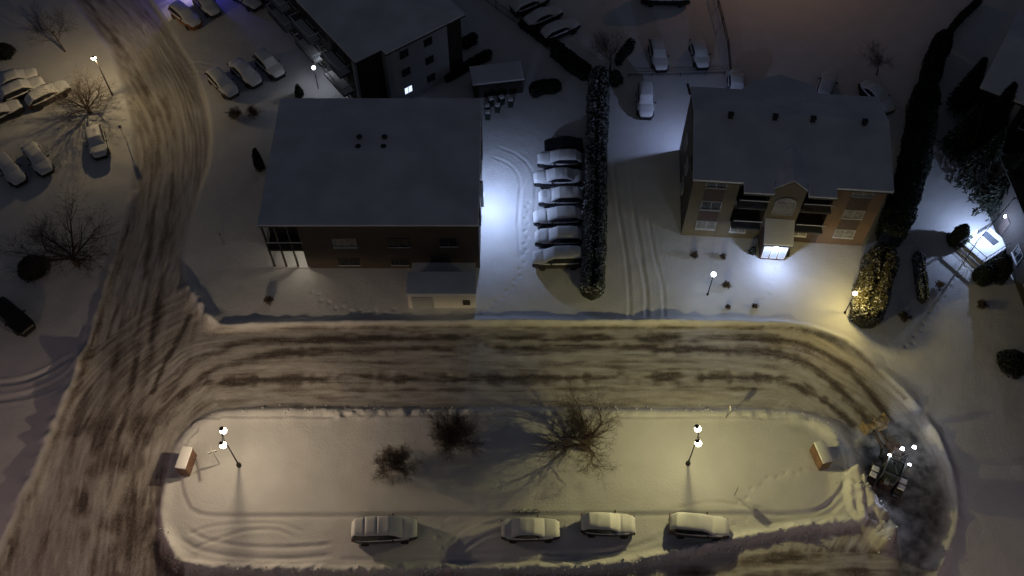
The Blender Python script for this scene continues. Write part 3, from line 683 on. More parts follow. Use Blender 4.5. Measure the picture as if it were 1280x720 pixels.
for i, (x, y, hh, rr, lb) in enumerate([(867, 322, .7, .4, 'small dark shrub left of the white globe lamp, below the yellow brick wing'),
        (903, 324, .6, .32, 'small dark shrub between the white globe lamp and the balconies'), (907, 359, .7, .42, 'small round shrub just right of the white globe lamp'),
        (909, 386, .4, .25, 'tiny shrub tuft below right of the white globe lamp'), (943, 385, .4, .3, 'tiny shrub tuft farthest right in the snowy yard'),
        (337, 379, .9, .45, 'dark little shrub in front of the left building'), (295, 150, 1.5, .8, 'round dark bush, left one of a pair near the left building roof'),
        (318, 147, 1.4, .85, 'round dark bush, right one of a pair near the left building roof'), (1128, 399, .7, .6, 'low curved shrub right of the lit hedge'),
        (1172, 362, 1.2, .5, 'thin upright shrub between low hedge and lit porch'), (1225, 384, .6, .5, 'low dark shrub in the shade below the big bush by the porch'),
        (1040, 545, .0, .0, None)]):
    if lb: bare_tree(x, y, lb, 'shrub', hh, rr, 6, 100 + i, 3, 'shrub', SB if 5 > i else None, .02, maxd=3)

# ------------------------------------------------------------------ clipped hedges
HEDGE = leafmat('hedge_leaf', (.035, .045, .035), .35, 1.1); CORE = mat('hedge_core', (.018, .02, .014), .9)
HEDGE2 = leafmat('dark_leaf', (.02, .026, .018), -.05, 1.3)
HEDGE3 = leafmat('lamplit_leaf', (.07, .06, .03), .24, 1.6)  # yellow lamplight on the hedge end is put into this leaf colour
def hedge(pts, wd, ht, label, n, mt, ls=.10, name='hedge', wobble=.15, seed=0, dome=.0, cat='hedge', group=None):
    rn = np.random.default_rng(seed); C = smooth(pts, step=.5); base = C[0].copy(); gz0 = hz(*base)
    T = np.gradient(C, axis=0); T /= np.linalg.norm(T, axis=1)[:, None]; Nn = np.stack([-T[:, 1], T[:, 0]], 1)
    L = np.r_[0, np.cumsum(np.linalg.norm(np.diff(C, axis=0), axis=1))]; tot = L[-1]
    def surf(s, a, k=1.0):
        """a in 0..1 round the section from left foot over the top to right foot"""
        ang = np.pi * (1 - a); e = .45
        cx = np.sign(np.cos(ang)) * np.abs(np.cos(ang)) ** e; cz = np.abs(np.sin(ang)) ** e
        endf = np.clip(np.minimum(s, tot - s) / (wd * .5), 0, 1); endf = np.sqrt(1 - (1 - endf) ** 2) * .95 + .05
        wob = 1 + wobble * fbm(s / 1.1, a * 4, 3, seed + 3)
        w = wd / 2 * endf * wob * k; h = ht * (.75 + .25 * endf) * (1 + .5 * wobble * fbm(s / 1.7, a, 2, seed + 8)) * k
        x = np.interp(s, L, C[:, 0]); y = np.interp(s, L, C[:, 1]); nx_ = np.interp(s, L, Nn[:, 0]); ny_ = np.interp(s, L, Nn[:, 1])
        return np.stack([x - base[0] + nx_ * cx * w, y - base[1] + ny_ * cx * w, cz * h], 1)
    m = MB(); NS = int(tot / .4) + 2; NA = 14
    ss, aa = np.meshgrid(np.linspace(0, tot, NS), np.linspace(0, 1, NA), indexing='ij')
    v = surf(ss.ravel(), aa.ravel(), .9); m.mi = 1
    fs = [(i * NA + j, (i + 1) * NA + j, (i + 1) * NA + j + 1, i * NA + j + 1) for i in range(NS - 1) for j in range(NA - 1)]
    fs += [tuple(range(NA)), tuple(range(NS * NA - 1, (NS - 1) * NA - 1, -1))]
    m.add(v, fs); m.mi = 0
    s = rn.random(n) * tot; a = rn.random(n) ; c = surf(s, a, 1.0) + rn.normal(0, .035, (n, 3)); c[:, 2] = np.abs(c[:, 2])
    d1 = rn.normal(0, 1, (n, 3)); d1 /= np.linalg.norm(d1, axis=1)[:, None]; d2 = np.cross(d1, rn.normal(0, 1, (n, 3))); d2 /= np.linalg.norm(d2, axis=1)[:, None]
    z = (ls * (.5 + rn.random(n)))[:, None]
    Q = np.stack([c - d1 * z, c - d2 * z * .5, c + d1 * z, c + d2 * z * .5], 1).reshape(-1, 3)
    m.add(Q.tolist(), [(4 * i, 4 * i + 1, 4 * i + 2, 4 * i + 3) for i in range(n)])
    o = m.build(name, [mt, CORE], None); o.location = (base[0], base[1], gz0 - .08); tag(o, label, cat, group)
    return o
hedge([(739, 377), (741, 330), (743, 280), (744, 200), (746, 150), (748, 100)], 2.1, 2.3, 'long straight clipped cedar hedge with frosted top, between the parked row and the driveway', 26000, HEDGE, .11, seed=1)
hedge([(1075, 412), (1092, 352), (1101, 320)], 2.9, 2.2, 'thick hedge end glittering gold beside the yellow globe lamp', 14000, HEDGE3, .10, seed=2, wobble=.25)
hedge([(1104, 312), (1115, 285), (1133, 230), (1143, 175), (1151, 125)], 2.7, 3.0, 'tall dark hedge running up along the right side of the right apartment building', 12000, HEDGE2, .12, seed=3, wobble=.25)
hedge([(1154, 120), (1165, 82), (1176, 60)], 1.9, 2.6, 'dark upper stretch of hedge bending toward the top right corner', 3000, HEDGE2, .13, seed=4, wobble=.3)
hedge([(1178, 56), (1195, 32), (1222, 6)], .7, 1.2, 'thin low hedge line leading to the top right corner', 1200, HEDGE2, .12, seed=5, wobble=.3)
hedge([(1152, 382), (1148, 350), (1144, 322)], .9, 1.1, 'short low hedge between the right hedge and the lit porch', 2500, HEDGE, .08, seed=6, wobble=.3)
hedge([(736, 102), (712, 84), (690, 66)], 1.5, 1.6, 'dark low hedge bending left from the far end of the central hedge', 2500, HEDGE2, .12, seed=7, wobble=.35)
hedge([(688, 60), (668, 44), (650, 32)], 1.0, .9, 'sparse dark hedge strip between the far fence and three parked cars', 1200, HEDGE2, .12, seed=8, wobble=.4)
hedge([(790, 60), (770, 84)], .8, 1.4, 'short dark hedge stub at the far tree', 700, HEDGE2, .12, seed=9, wobble=.4)
hedge([(556, 104), (580, 90), (614, 72)], .8, 1.0, 'dark low hedge running out from the white gable wall', 1600, HEDGE2, .12, seed=10, wobble=.35)
hedge([(578, 62), (596, 52)], 1.0, 1.2, 'short dark hedge piece above the low hedge by the white gable wall', 700, HEDGE2, .12, seed=11, wobble=.4)
hedge([(662, 120), (700, 112)], 1.5, 1.3, 'dark evergreen clump right of the snowy shed', 1500, HEDGE2, .13, seed=12, wobble=.5, name='evergreen_bush', cat='bush')
def bush(px, py, w, h, label, n, seed, mt=None, cat='bush', name='evergreen_bush', ls=.1):
    mt = mt or HEDGE2; rn = np.random.default_rng(seed); p = G(px, py, -.1); m = MB()
    th = rn.random(n) * 6.283; u = rn.random(n) ** .7
    rr = (w / 2) * np.sin(np.pi * (.12 + .88 * (1 - u) / 1) / 2) ** .8 * (1 + .22 * fbm(np.cos(th) * 1.5 + 3, u * 3 + np.sin(th) * 1.5, 3, seed))
    c = np.stack([np.cos(th) * rr, np.sin(th) * rr, u * h], 1) * (1 - .25 * rn.random((n, 1)) ** 2)
    d1 = rn.normal(0, 1, (n, 3)); d1 /= np.linalg.norm(d1, axis=1)[:, None]; d2 = np.cross(d1, rn.normal(0, 1, (n, 3))); d2 /= np.linalg.norm(d2, axis=1)[:, None]
    z = (ls * (.5 + rn.random(n)))[:, None]; Q = np.stack([c - d1 * z, c - d2 * z * .5, c + d1 * z, c + d2 * z * .5], 1).reshape(-1, 3)
    m.add(Q.tolist(), [(4 * i, 4 * i + 1, 4 * i + 2, 4 * i + 3) for i in range(n)])
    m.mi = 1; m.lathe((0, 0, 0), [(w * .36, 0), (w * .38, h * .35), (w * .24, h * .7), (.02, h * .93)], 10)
    o = m.build(name, [mt, CORE]); o.location = p; tag(o, label, cat); return o
bush(1194, 304, 1.9, 2.6, 'dark conical evergreen on the left of the lit porch steps', 5000, 1, ls=.09)
bush(1226, 350, 1.9, 1.9, 'large dark evergreen below the lit porch', 5000, 2, ls=.1)
bush(1243, 345, 2.3, 2.9, 'tall dark evergreen with a tiny white light, right below the lit porch', 5000, 3, ls=.1)
bush(1264, 458, 2.8, 1.6, 'round dark bush alone near the right edge', 3000, 4)
bush(45, 340, 3.0, 1.8, 'dark round bush left of the wide bare tree', 2500, 5)
bush(8, 70, 2.4, 1.5, 'dark bush at the left edge near the top', 1500, 6)
bush(326, 212, 1.0, 3.0, 'narrow dark evergreen left of the left building', 2000, 7)
bush(375, 122, .9, 1.7, 'small pointed evergreen near the wall light', 1200, 8)
bush(768, 104, 1.8, 1.6, 'dark bush at the foot of the far tree', 1500, 9)
bush(939, 318, .7, 1.0, 'small dark clipped shrub left of the entrance canopy', 700, 10, cat='shrub', ls=.06)
bush(981, 320, .8, 1.1, 'small dark clipped shrub right of the entrance canopy', 700, 11, cat='shrub', ls=.06)
def spruce(px, py, h, w, label, seed):
    t = thing('spruce_tree', label, 'tree', G(px, py, -.1), 0, 'dark trees massed beside the right-hand houses'); rn = np.random.default_rng(seed)
    m = MB(); m.tube((0, 0, 0), (0, 0, h * .95), .2, .03, 8); m.build('trunk', BARK, t, True)
    n = 7000; tier = rn.random(n) ** .75; layer = .5 + .5 * ((tier * 13) % 1); th = rn.random(n) * 6.283
    br = .78 + .22 * np.cos(th * 9 + np.floor(tier * 13) * 2.1)
    rr = (w / 2) * (1 - tier) ** .85 * (1.12 - .4 * layer) * br * (rn.random(n) ** .35) + .05
    c = np.stack([np.cos(th) * rr, np.sin(th) * rr, h * (.1 + .9 * tier) - rr * .18], 1)
    d1 = np.stack([np.cos(th), np.sin(th), rn.normal(-.2, .3, n)], 1) + rn.normal(0, .3, (n, 3)); d1 /= np.linalg.norm(d1, axis=1)[:, None]
    d2 = np.cross(d1, rn.normal(0, 1, (n, 3))); d2 /= np.linalg.norm(d2, axis=1)[:, None]; z = (.22 * (.5 + rn.random(n)))[:, None]
    Q = np.stack([c - d1 * z, c - d2 * z * .35, c + d1 * z, c + d2 * z * .35], 1).reshape(-1, 3)
    m = MB(); m.add(Q.tolist(), [(4 * i, 4 * i + 1, 4 * i + 2, 4 * i + 3) for i in range(n)]); m.build('crown', HEDGE2, t)
    return t
spruce(1190, 195, 7.5, 4.4, 'dark evergreen closest to the tall hedge, left of the house wall', 1)
spruce(1212, 235, 8, 5.0, 'dark evergreen in the middle of the dark group above the lit porch', 2)
spruce(1240, 265, 8, 5.2, 'dark evergreen directly behind the lit porch', 3)
spruce(1196, 140, 7.5, 4.0, 'dark evergreen farthest up the group, left of the snowy roof', 4)
spruce(1266, 250, 7.0, 4.6, 'dark evergreen at the right edge above the lit porch', 5)
spruce(1222, 185, 9.0, 4.8, 'tall dark evergreen rising in front of the snowy roof corner', 6)
# ------------------------------------------------------------------ buildings
def brick(name, c1, c2, sc=1.0):
    m = bpy.data.materials.new(name); m.use_nodes = True; nt = m.node_tree; b = nt.nodes['Principled BSDF']; b.inputs['Roughness'].default_value = .85
    tc = nd(nt, 'ShaderNodeTexCoord'); sp = nd(nt, 'ShaderNodeSeparateXYZ'); nt.links.new(tc.outputs['Object'], sp.inputs[0])
    ad = nd(nt, 'ShaderNodeMath', operation='ADD'); nt.links.new(sp.outputs['X'], ad.inputs[0]); nt.links.new(sp.outputs['Y'], ad.inputs[1])
    cb = nd(nt, 'ShaderNodeCombineXYZ'); nt.links.new(ad.outputs[0], cb.inputs['X']); nt.links.new(sp.outputs['Z'], cb.inputs['Y'])
    bk = nd(nt, 'ShaderNodeTexBrick'); bk.inputs['Scale'].default_value = 4.2 * sc; bk.inputs['Color1'].default_value = (*c1, 1); bk.inputs['Color2'].default_value = (*c2, 1)
    bk.inputs['Mortar'].default_value = (.25, .24, .22, 1); bk.inputs['Mortar Size'].default_value = .012
    nt.links.new(cb.outputs[0], bk.inputs['Vector'])
    no = nd(nt, 'ShaderNodeTexNoise'); no.inputs['Scale'].default_value = .6; no.inputs['Detail'].default_value = 5; nt.links.new(tc.outputs['Object'], no.inputs['Vector'])
    mr = nd(nt, 'ShaderNodeMapRange'); mr.inputs['To Min'].default_value = .65; mr.inputs['To Max'].default_value = 1.2; nt.links.new(no.outputs['Fac'], mr.inputs['Value'])
    mx = nd(nt, 'ShaderNodeMix', data_type='RGBA', blend_type='MULTIPLY'); mx.inputs['Factor'].default_value = 1
    nt.links.new(bk.outputs['Color'], mx.inputs['A']); nt.links.new(mr.outputs[0], mx.inputs['B']); nt.links.new(mx.outputs['Result'], b.inputs['Base Color'])
    MATS[name] = m; return m
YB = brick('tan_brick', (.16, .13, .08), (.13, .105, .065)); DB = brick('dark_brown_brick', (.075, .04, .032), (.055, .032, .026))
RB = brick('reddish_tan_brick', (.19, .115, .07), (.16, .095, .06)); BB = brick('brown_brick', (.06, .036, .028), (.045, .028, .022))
SIDING = mat('pale_siding', (.40, .41, .43), .7, var=.05, scale=1)
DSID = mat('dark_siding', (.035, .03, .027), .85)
LITPANE = mat('lit_pane', (.9, .85, .75), emit=(1, .93, .82), estr=1.1)
LITCOOL = mat('lit_pane_cool', (.25, .28, .34), emit=(.65, .76, 1), estr=.35)
LITBLUE = mat('lit_pane_blue', (.8, .85, 1), emit=(.65, .76, 1), estr=1.4)
CURT = mat('curtained_pane', (.20, .195, .19), .5, var=.35, scale=2.5)

def window(parent, x0, x1, z0, z1, y, frame=WHITE, pane=GLASS, split=1, sill=True, axis='x', d=-1, name='window', t=.06):
    """window on a wall plane; axis 'x': wall runs along x at y, faces d*y; axis 'y': wall runs along y at x=y"""
    def bx(m, a0, a1, c0, c1, z0_, z1_):
        if axis == 'x': m.bb(a0, a1, y + d * c0, y + d * c1, z0_, z1_)
        else: m.bb(y + d * c0, y + d * c1, a0, a1, z0_, z1_)
    m = MB(); bx(m, x0 + t, x1 - t, -.02, .025, z0 + t, z1 - t); w = m.build(name, pane, parent)
    f = MB()
    bx(f, x0, x1, .0, .07, z1 - t, z1); bx(f, x0, x1, .0, .07, z0, z0 + t); bx(f, x0, x0 + t, .0, .07, z0 + t, z1 - t); bx(f, x1 - t, x1, .0, .07, z0 + t, z1 - t)
    for k in range(split):
        xc = x0 + (x1 - x0) * (k + 1) / (split + 1); bx(f, xc - t / 2, xc + t / 2, .0, .06, z0 + t, z1 - t)
    f.build('frame', frame, w)
    if sill:
        s = MB(); bx(s, x0 - .05, x1 + .05, .0, .16, z0 - .06, z0 - .003); s.mi = 1; bx(s, x0 - .03, x1 + .03, .0, .14, z0 - .003, z0 + .03); s.build('sill', [frame, SNOW], w)
    return w
def railing(parent, pts, z0, h=1.0, mt=METAL, sp=.14, top_snow=True, name='railing'):
    m = MB()
    for a, b in zip(pts[:-1], pts[1:]):
        a = Vector((*a, 0)); b = Vector((*b, 0)); L = (b - a).length; k = max(2, int(L / sp))
        ang = math.atan2(b.y - a.y, b.x - a.x); c = (a + b) / 2
        m.mi = 0; m.box((c.x, c.y, z0 + h), (L, .06, .05), ang); m.box((c.x, c.y, z0 + .08), (L, .04, .04), ang)
        for i in range(k + 1):
            p = a + (b - a) * i / k; m.box((p.x, p.y, z0 + h / 2), (.022, .022, h), ang)
        if top_snow: m.mi = 1; m.box((c.x, c.y, z0 + h + .055), (L, .08, .06), ang)
    return m.build(name, [mt, SNOW], parent)
def roof_mesh(parent, name, corners, z, ridge, th=.16, snow=.22, mt=TRIM, hip=0.0):
    """gable/hip roof over a rectangle: corners (x0,x1,y0,y1), ridge along x"""
    x0, x1, y0, y1 = corners; yc = (y0 + y1) / 2
    def slab(dz0, dz1, g):
        a = [(x0 - g, y0 - g, z + dz0), (x1 + g, y0 - g, z + dz0), (x1 + g, y1 + g, z + dz0), (x0 - g, y1 + g, z + dz0), (x0 + hip - g, yc, z + ridge + dz0), (x1 - hip + g, yc, z + ridge + dz0)]
        b = [(p[0], p[1], p[2] + dz1 - dz0) for p in a]
        return a + b, [(0, 4, 5, 1), (2, 5, 4, 3), (0, 3, 4), (1, 5, 2), (6, 7, 11, 10), (8, 9, 10, 11), (6, 10, 9), (7, 8, 11), (0, 1, 7, 6), (1, 2, 8, 7), (2, 3, 9, 8), (3, 0, 6, 9)]
    m = MB(); m.add(*slab(0, th, 0)); r_ = m.build(name, mt, parent)
    m = MB(); m.add(*slab(th + .002, th + snow, .03)); m.build('roof_snow', ROOFSNOW, r_, False, .08)
    return r_

# ---- A: left central building
A = thing('apartment_building', 'brown brick building with broad snow-covered roof and four roof vents, centre left', 'building', (-22.35, 52.77, 0)); WA, DA = 19.35, 15.4
m = MB(); m.bb(3.4, WA, .02, DA, -.4, 6.6); m.bb(0, 3.4, 1.9, DA, -.4, 6.6); m.build('wall', BB, A)
roof_mesh(A, 'roof', (-.14, WA + .02, -.02, DA + .05), 6.56, 1.0, .14, .2, hip=6)
for (x, z0, wd, pn) in ((7.2, 3.9, 2.1, CURT), (12.1, 3.9, 2.0, GLASS), (7.2, .75, 2.0, GLASS), (11.9, .75, 1.6, GLASS)):
    window(A, x - wd / 2, x + wd / 2, z0 - (.3 if z0 > 2 else 0), z0 + 1.0, .02, TRIM if pn is GLASS else GALV, pn, 1)
window(A, 15.8, 17.4, 3.7, 4.9, .02, TRIM, GLASS, 1)
# recessed entrance stack at the west end
m = MB(); m.bb(0, 3.4, 0, 1.9, 2.95, 3.15); m.build('balcony_floor', TRIM, A); railing(A, [(.05, 1.9), (.05, .05), (3.35, .05)], 3.15, 1.0)
for x in (.1, 1.2, 2.3, 3.3):
    m = MB(); m.bb(x - .08, x + .08, .04, .2, -.2, 6.5); m.build('post', TRIM, A)
m = MB(); m.bb(-.05, 3.4, 0, 1.9, -.3, .28); m.mi = 1; m.bb(-.05, 3.4, 0, 1.9, .282, .36); m.build('porch_floor', [TRIM, SNOW], A)
m = MB(); m.bb(2.45, 3.35, 1.84, 1.9, .36, 2.4); dr = m.build('door', WHITE, A); m = MB(); m.ball((2.55, 1.8, 1.3), .05, 8, 6); m.build('handle', GALV, dr)
window(A, .4, 1.8, 1.0, 2.2, 1.9, WHITE, GLASS, 1)
m = MB(); m.bb(2.5, 2.9, .3, .5, 2.75, 2.93); wl_ = m.build('porch_light', GLOW_W, A); lamp_light(A, (2.95, .6, 2.5), 13, (1, .93, .84), .1, False); lamp_light(A, (1.3, .9, 2.5), 1.6, (1, .9, .8), .1, False)
for x, y in ((8.16, 9.6), (10.5, 9.6), (8.16, 8.4), (10.5, 8.4)):
    m = MB(); m.mi = 0; m.lathe((x, y, 6.9), [(.14, 0), (.14, .85), (.26, .88), (.27, .98), (.06, 1.05)], 10); m.build('roof_vent', TRIM, A)
# annex with a lean-to roof
m = MB(); m.bb(12.95, 19.05, -4.4, -2.3, -.4, 2.5)
an = m.build('annex', mat('annex_siding', (.74, .70, .66), .7, var=.06, scale=1), A)
m = MB(); m.add([(12.85, -4.52, 2.42), (19.15, -4.52, 2.42), (19.15, -2.2, 2.62), (12.85, -2.2, 2.62), (12.85, -4.52, 2.68), (19.15, -4.52, 2.68), (19.15, -2.2, 2.9), (12.85, -2.2, 2.9)], [(3, 2, 1, 0), (4, 5, 6, 7), (0, 1, 5, 4), (1, 2, 6, 5), (2, 3, 7, 6), (3, 0, 4, 7)]); m.build('annex_roof', ROOFSNOW, an, False, .06)
m = MB(); m.bb(13.1, 18.9, -2.3, 0, -.4, 1.0); m.mi = 1; m.bb(13.05, 18.95, -2.3, -.01, 1.002, 1.15); m.build('passage', [DSID, ROOFSNOW], an)
m = MB(); m.bb(17.9, 18.55, -4.46, -4.38, .75, 1.5); m.build('vent', TRIM, an)
m = MB(); m.bb(13.3, 15.2, -4.46, -4.395, -.2, 2.0); m.build('door', SIDING, an)
# flood light on the east wall
m = MB(); m.bb(WA, WA + .18, 6.7, 7.2, 3.9, 4.25); m.mi = 1; m.bb(WA + .04, WA + .24, 6.74, 7.16, 3.8, 3.898); m.build('wall_light', [TRIM, GLOW_C], A)
m = MB(); m.bb(WA, WA + .3, 6.3, 6.5, 1.5, 5.2); m.build('wall_duct', SIDING, A)
lamp_light(A, (WA + .75, 6.95, 3.6), 900, (.50, .64, 1), .25, .9, (.05, .6))
window(A, 2.5, 3.8, 3.6, 4.8, WA, TRIM, GLASS, 1, axis='y', d=1); window(A, 10.5, 11.8, 3.6, 4.8, WA, TRIM, GLASS, 1, axis='y', d=1)

# ---- B: right building (three storeys, gable entrance)
B = thing('apartment_building', 'three-storey tan and brown brick apartment building with balconies, central gable and entrance canopy', 'building', (16.26, 56.71, 0), R(-4.5)); HB = 8.55
m = MB(); m.bb(0, 4.15, 0, 10.9, -.4, HB); m.build('left_wing_wall', YB, B)
m = MB(); m.bb(12.75, 17.1, 0, 10.9, -.4, HB); m.build('right_wing_wall', RB, B)
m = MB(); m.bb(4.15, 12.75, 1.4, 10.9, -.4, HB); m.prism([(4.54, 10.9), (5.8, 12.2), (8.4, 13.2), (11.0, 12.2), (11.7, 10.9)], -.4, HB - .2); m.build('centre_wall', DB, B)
m = MB(); m.bb(6.95, 9.95, -.55, 1.4, 2.9, 8.3); m.add([(6.95, -.55, 8.3), (9.95, -.55, 8.3), (8.45, -.55, 9.7), (6.95, 1.4, 8.3), (9.95, 1.4, 8.3), (8.45, 1.4, 9.7)], [(0, 1, 2), (5, 4, 3), (0, 2, 5, 3), (1, 4, 5, 2)]); gb = m.build('gable_bay', YB, B)
m = MB(); m.bb(7.05, 9.85, .2, 1.4, -.4, 2.9); m.build('entrance_wall', YB, B)
# arched pale window in the gable
m = MB(); pts = [(7.55, 5.0), (9.35, 5.0), (9.35, 6.6)] + [(8.45 + .9 * math.cos(a), 6.6 + .75 * math.sin(a)) for a in [math.pi * k / 10 for k in range(1, 10)]] + [(7.55, 6.6)]
n = len(pts); m.add([(x, -.60, z) for x, z in pts] + [(x, -.56, z) for x, z in pts], [tuple(range(n)), tuple(range(2 * n - 1, n - 1, -1))] + [(i, (i + 1) % n, n + (i + 1) % n, n + i) for i in range(n)])
aw = m.build('arched_window', CURT, gb)
m = MB()
for i in range(n):
    a, b = pts[i], pts[(i + 1) % n]; m.tube((a[0], -.62, a[1]), (b[0], -.62, b[1]), .06, .06, 6)
m.tube((8.45, -.62, 5), (8.45, -.62, 7.3), .04, .04, 6); m.tube((7.55, -.62, 6.55), (9.35, -.62, 6.55), .04, .04, 6); m.build('frame', SIDING, aw)
# roofs
ZR = HB
def slabroof(parent, name, poly_pts, faces, th=.16, sn=.22):
    m = MB(); n = len(poly_pts)
    a = [(x, y, z) for x, y, z in poly_pts]
    def ext(d0, d1):
        vs = [(x, y, z + d0) for x, y, z in a] + [(x, y, z + d1) for x, y, z in a]
        fs = [tuple(reversed(f)) for f in faces] + [tuple(i + n for i in f) for f in faces]
        ed = {}
        for f in faces:
            for i in range(len(f)): e = (f[i], f[(i + 1) % len(f)]); ed[e] = 1
        for (i, j) in ed:
            if (j, i) not in ed: fs.append((i, j, j + n, i + n))
        return vs, fs
    m.add(*ext(0, th)); r_ = m.build(name, TRIM, parent)
    m = MB(); m.add(*ext(th + .003, th + sn)); m.build('roof_snow', ROOFSNOW, r_, False, .07); return r_
rz_ = 1.5; yr = 6.6
slabroof(B, 'roof', [(-.2, -.45, ZR), (4.3, -.45, ZR), (4.3, -1.35, ZR - .25), (7.0, -1.35, ZR - .25), (7.0, .0, ZR + .1), (9.95, .0, ZR + .1), (9.95, -1.35, ZR - .25), (12.45, -1.35, ZR - .25), (12.45, -.45, ZR), (17.4, -.45, ZR), (17.4, yr, ZR + rz_), (17.4, 11.1, ZR), (11.8, 11.1, ZR), (4.5, 11.1, ZR), (-.2, 11.1, ZR), (-.2, yr, ZR + rz_)],
         [(0, 1, 15), (1, 2, 3, 4), (1, 4, 15), (4, 5, 10, 15), (5, 6, 7, 8), (5, 8, 10), (8, 9, 10), (10, 11, 12), (10, 12, 13, 15), (13, 14, 15)])
slabroof(B, 'rear_bay_roof', [(4.4, 10.6, ZR + .25), (5.65, 12.35, ZR - .1), (8.4, 13.5, ZR - .1), (11.3, 12.35, ZR - .1), (11.95, 10.6, ZR + .25), (8.3, 7.9, ZR + 1.25)], [(5, 1, 0), (5, 2, 1), (5, 3, 2), (5, 4, 3)][::1])
slabroof(B, 'gable_roof', [(6.75, -.75, 8.25), (6.75, 2.0, 8.9), (8.45, 3.2, 9.8), (8.45, -.75, 9.7), (10.15, 2.0, 8.9), (10.15, -.75, 8.25)], [(0, 3, 2, 1), (3, 5, 4, 2)], .1, .16)
for x, y in ((3.1, 6.0), (7.1, 6.1), (10.5, 6.1), (15.1, 6.1)):
    m = MB(); m.bb(x - .2, x + .2, y - .18, y + .18, ZR + 1.0, ZR + 2.2); m.bb(x - .25, x + .25, y - .23, y + .23, ZR + 2.21, ZR + 2.27); m.build('roof_vent', TRIM, B)
# dark panels between windows + windows on the wings
for x0, x1 in ((1.15, 3.0), (14.1, 15.95)):
    for k, (z0, z1) in enumerate(((1.4, 2.6), (4.35, 5.55), (7.5, 8.4))):
        window(B, x0, x1, z0, z1, -.0, SIDING, [CURT, GLASS, GLASS][k] if x0 < 5 else CURT, 1)
        if k < 2: m = MB(); m.bb(x0 + .02, x1 - .02, -.035, -.004, z1 + .01, z1 + 1.68); m.build('brick_panel', DB, B)
for z0 in (4.3, 1.4): window(B, 4.0, 5.4, z0, z0 + 1.2, 0, WHITE, GLASS, 1, axis='y', d=-1)
window(B, 7.0, 8.4, 4.3, 5.5, 0, WHITE, GLASS, 1, axis='y', d=-1)
# balconies
for (bx0, bx1, y0) in ((4.25, 6.9, -.9), (10.0, 12.65, -.9)):
    for k, z in enumerate((2.95, 5.95)):
        m = MB(); m.bb(bx0, bx1, y0, 1.4, z - .18, z); m.build('balcony_floor', TRIM, B)
        railing(B, [(bx0, y0 + .04), (bx1, y0 + .04)], z, 1.0, METAL, .13)
    for z in (.75, 3.35, 6.35):
        window(B, bx0 + .35, bx1 - .5, z + .3, z + 1.5, 1.4, WHITE, CURT if bx0 > 6 else GLASS, 1, sill=False)
    window(B, bx0 + .35 - .6 * (bx0 < 6), bx0 + 1.7, 1.15, 2.2, .28 if False else 1.0, WHITE, CURT if bx0 > 6 else GLASS, 1, sill=False) if False else None
# ground-floor front wall pieces below the balconies
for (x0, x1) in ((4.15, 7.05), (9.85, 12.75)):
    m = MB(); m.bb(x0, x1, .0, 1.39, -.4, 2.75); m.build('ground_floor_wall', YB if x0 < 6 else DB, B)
    window(B, x0 + .25, x0 + 1.75, 1.25, 2.35, .0, WHITE, CURT, 1)
# canopy, doors and entrance lamp
def slope_box(x0, x1, y0, y1, za, zb, th):
    m = MB(); m.add([(x0, y0, za), (x1, y0, za), (x1, y1, zb), (x0, y1, zb), (x0, y0, za + th), (x1, y0, za + th), (x1, y1, zb + th), (x0, y1, zb + th)], [(3, 2, 1, 0), (4, 5, 6, 7), (0, 1, 5, 4), (1, 2, 6, 5), (2, 3, 7, 6), (3, 0, 4, 7)]); return m
cp = slope_box(7.15, 9.8, -2.6, -.56, 2.72, 4.0, .16).build('canopy', TRIM, B); slope_box(7.12, 9.83, -2.63, -.57, 2.885, 4.165, .16).build('canopy_snow', ROOFSNOW, cp, False, .05)
m = MB(); m.bb(7.3, 9.65, -2.3, .2, -.3, 2.70); vb = m.build('vestibule', DB, B)
for x0 in (7.4, 8.15, 8.9):
    window(vb, x0, x0 + .65, .5, 2.3, -2.3, WHITE, LITCOOL, 0, sill=False, name='entrance_pane')
m = MB(); m.lathe((8.45, -2.45, 2.58), [(.08, -.08), (.1, 0), (.1, .08)], 12); m.build('entrance_lamp', GLOW_C, B, True)
lamp_light(B, (8.45, -3.3, 2.3), 260, (.50, .63, 1), .12, .5, .4)
# rear wall light on the north-west corner
m = MB(); m.bb(.5, .9, 10.9, 11.0, 4.3, 4.6); m.build('wall_light', GLOW_C, B); lamp_light(B, (.7, 11.12, 4.2), 330, (.46, .58, 1), .06, .3, .3)
m = MB(); m.tube((-.05, 11.15, 7.8), (-.45, 11.4, 8.9), .12, .12, 8); m.build('roof_flue', TRIM, B)
window(B, 2.0, 3.3, 7.0, 8.1, -.0, TRIM, GLASS, 1, axis='y', d=-1)

# ---- C: upper-left block, turned
e2 = Vector((.80, .60)); angC = math.atan2(e2.y, e2.x)
K1 = P(460, 150); C_ = thing('apartment_building', 'large apartment block with white gable wall and one small lit window, top left of centre', 'building', (K1.x, K1.y, 0), angC); HC = 7.75
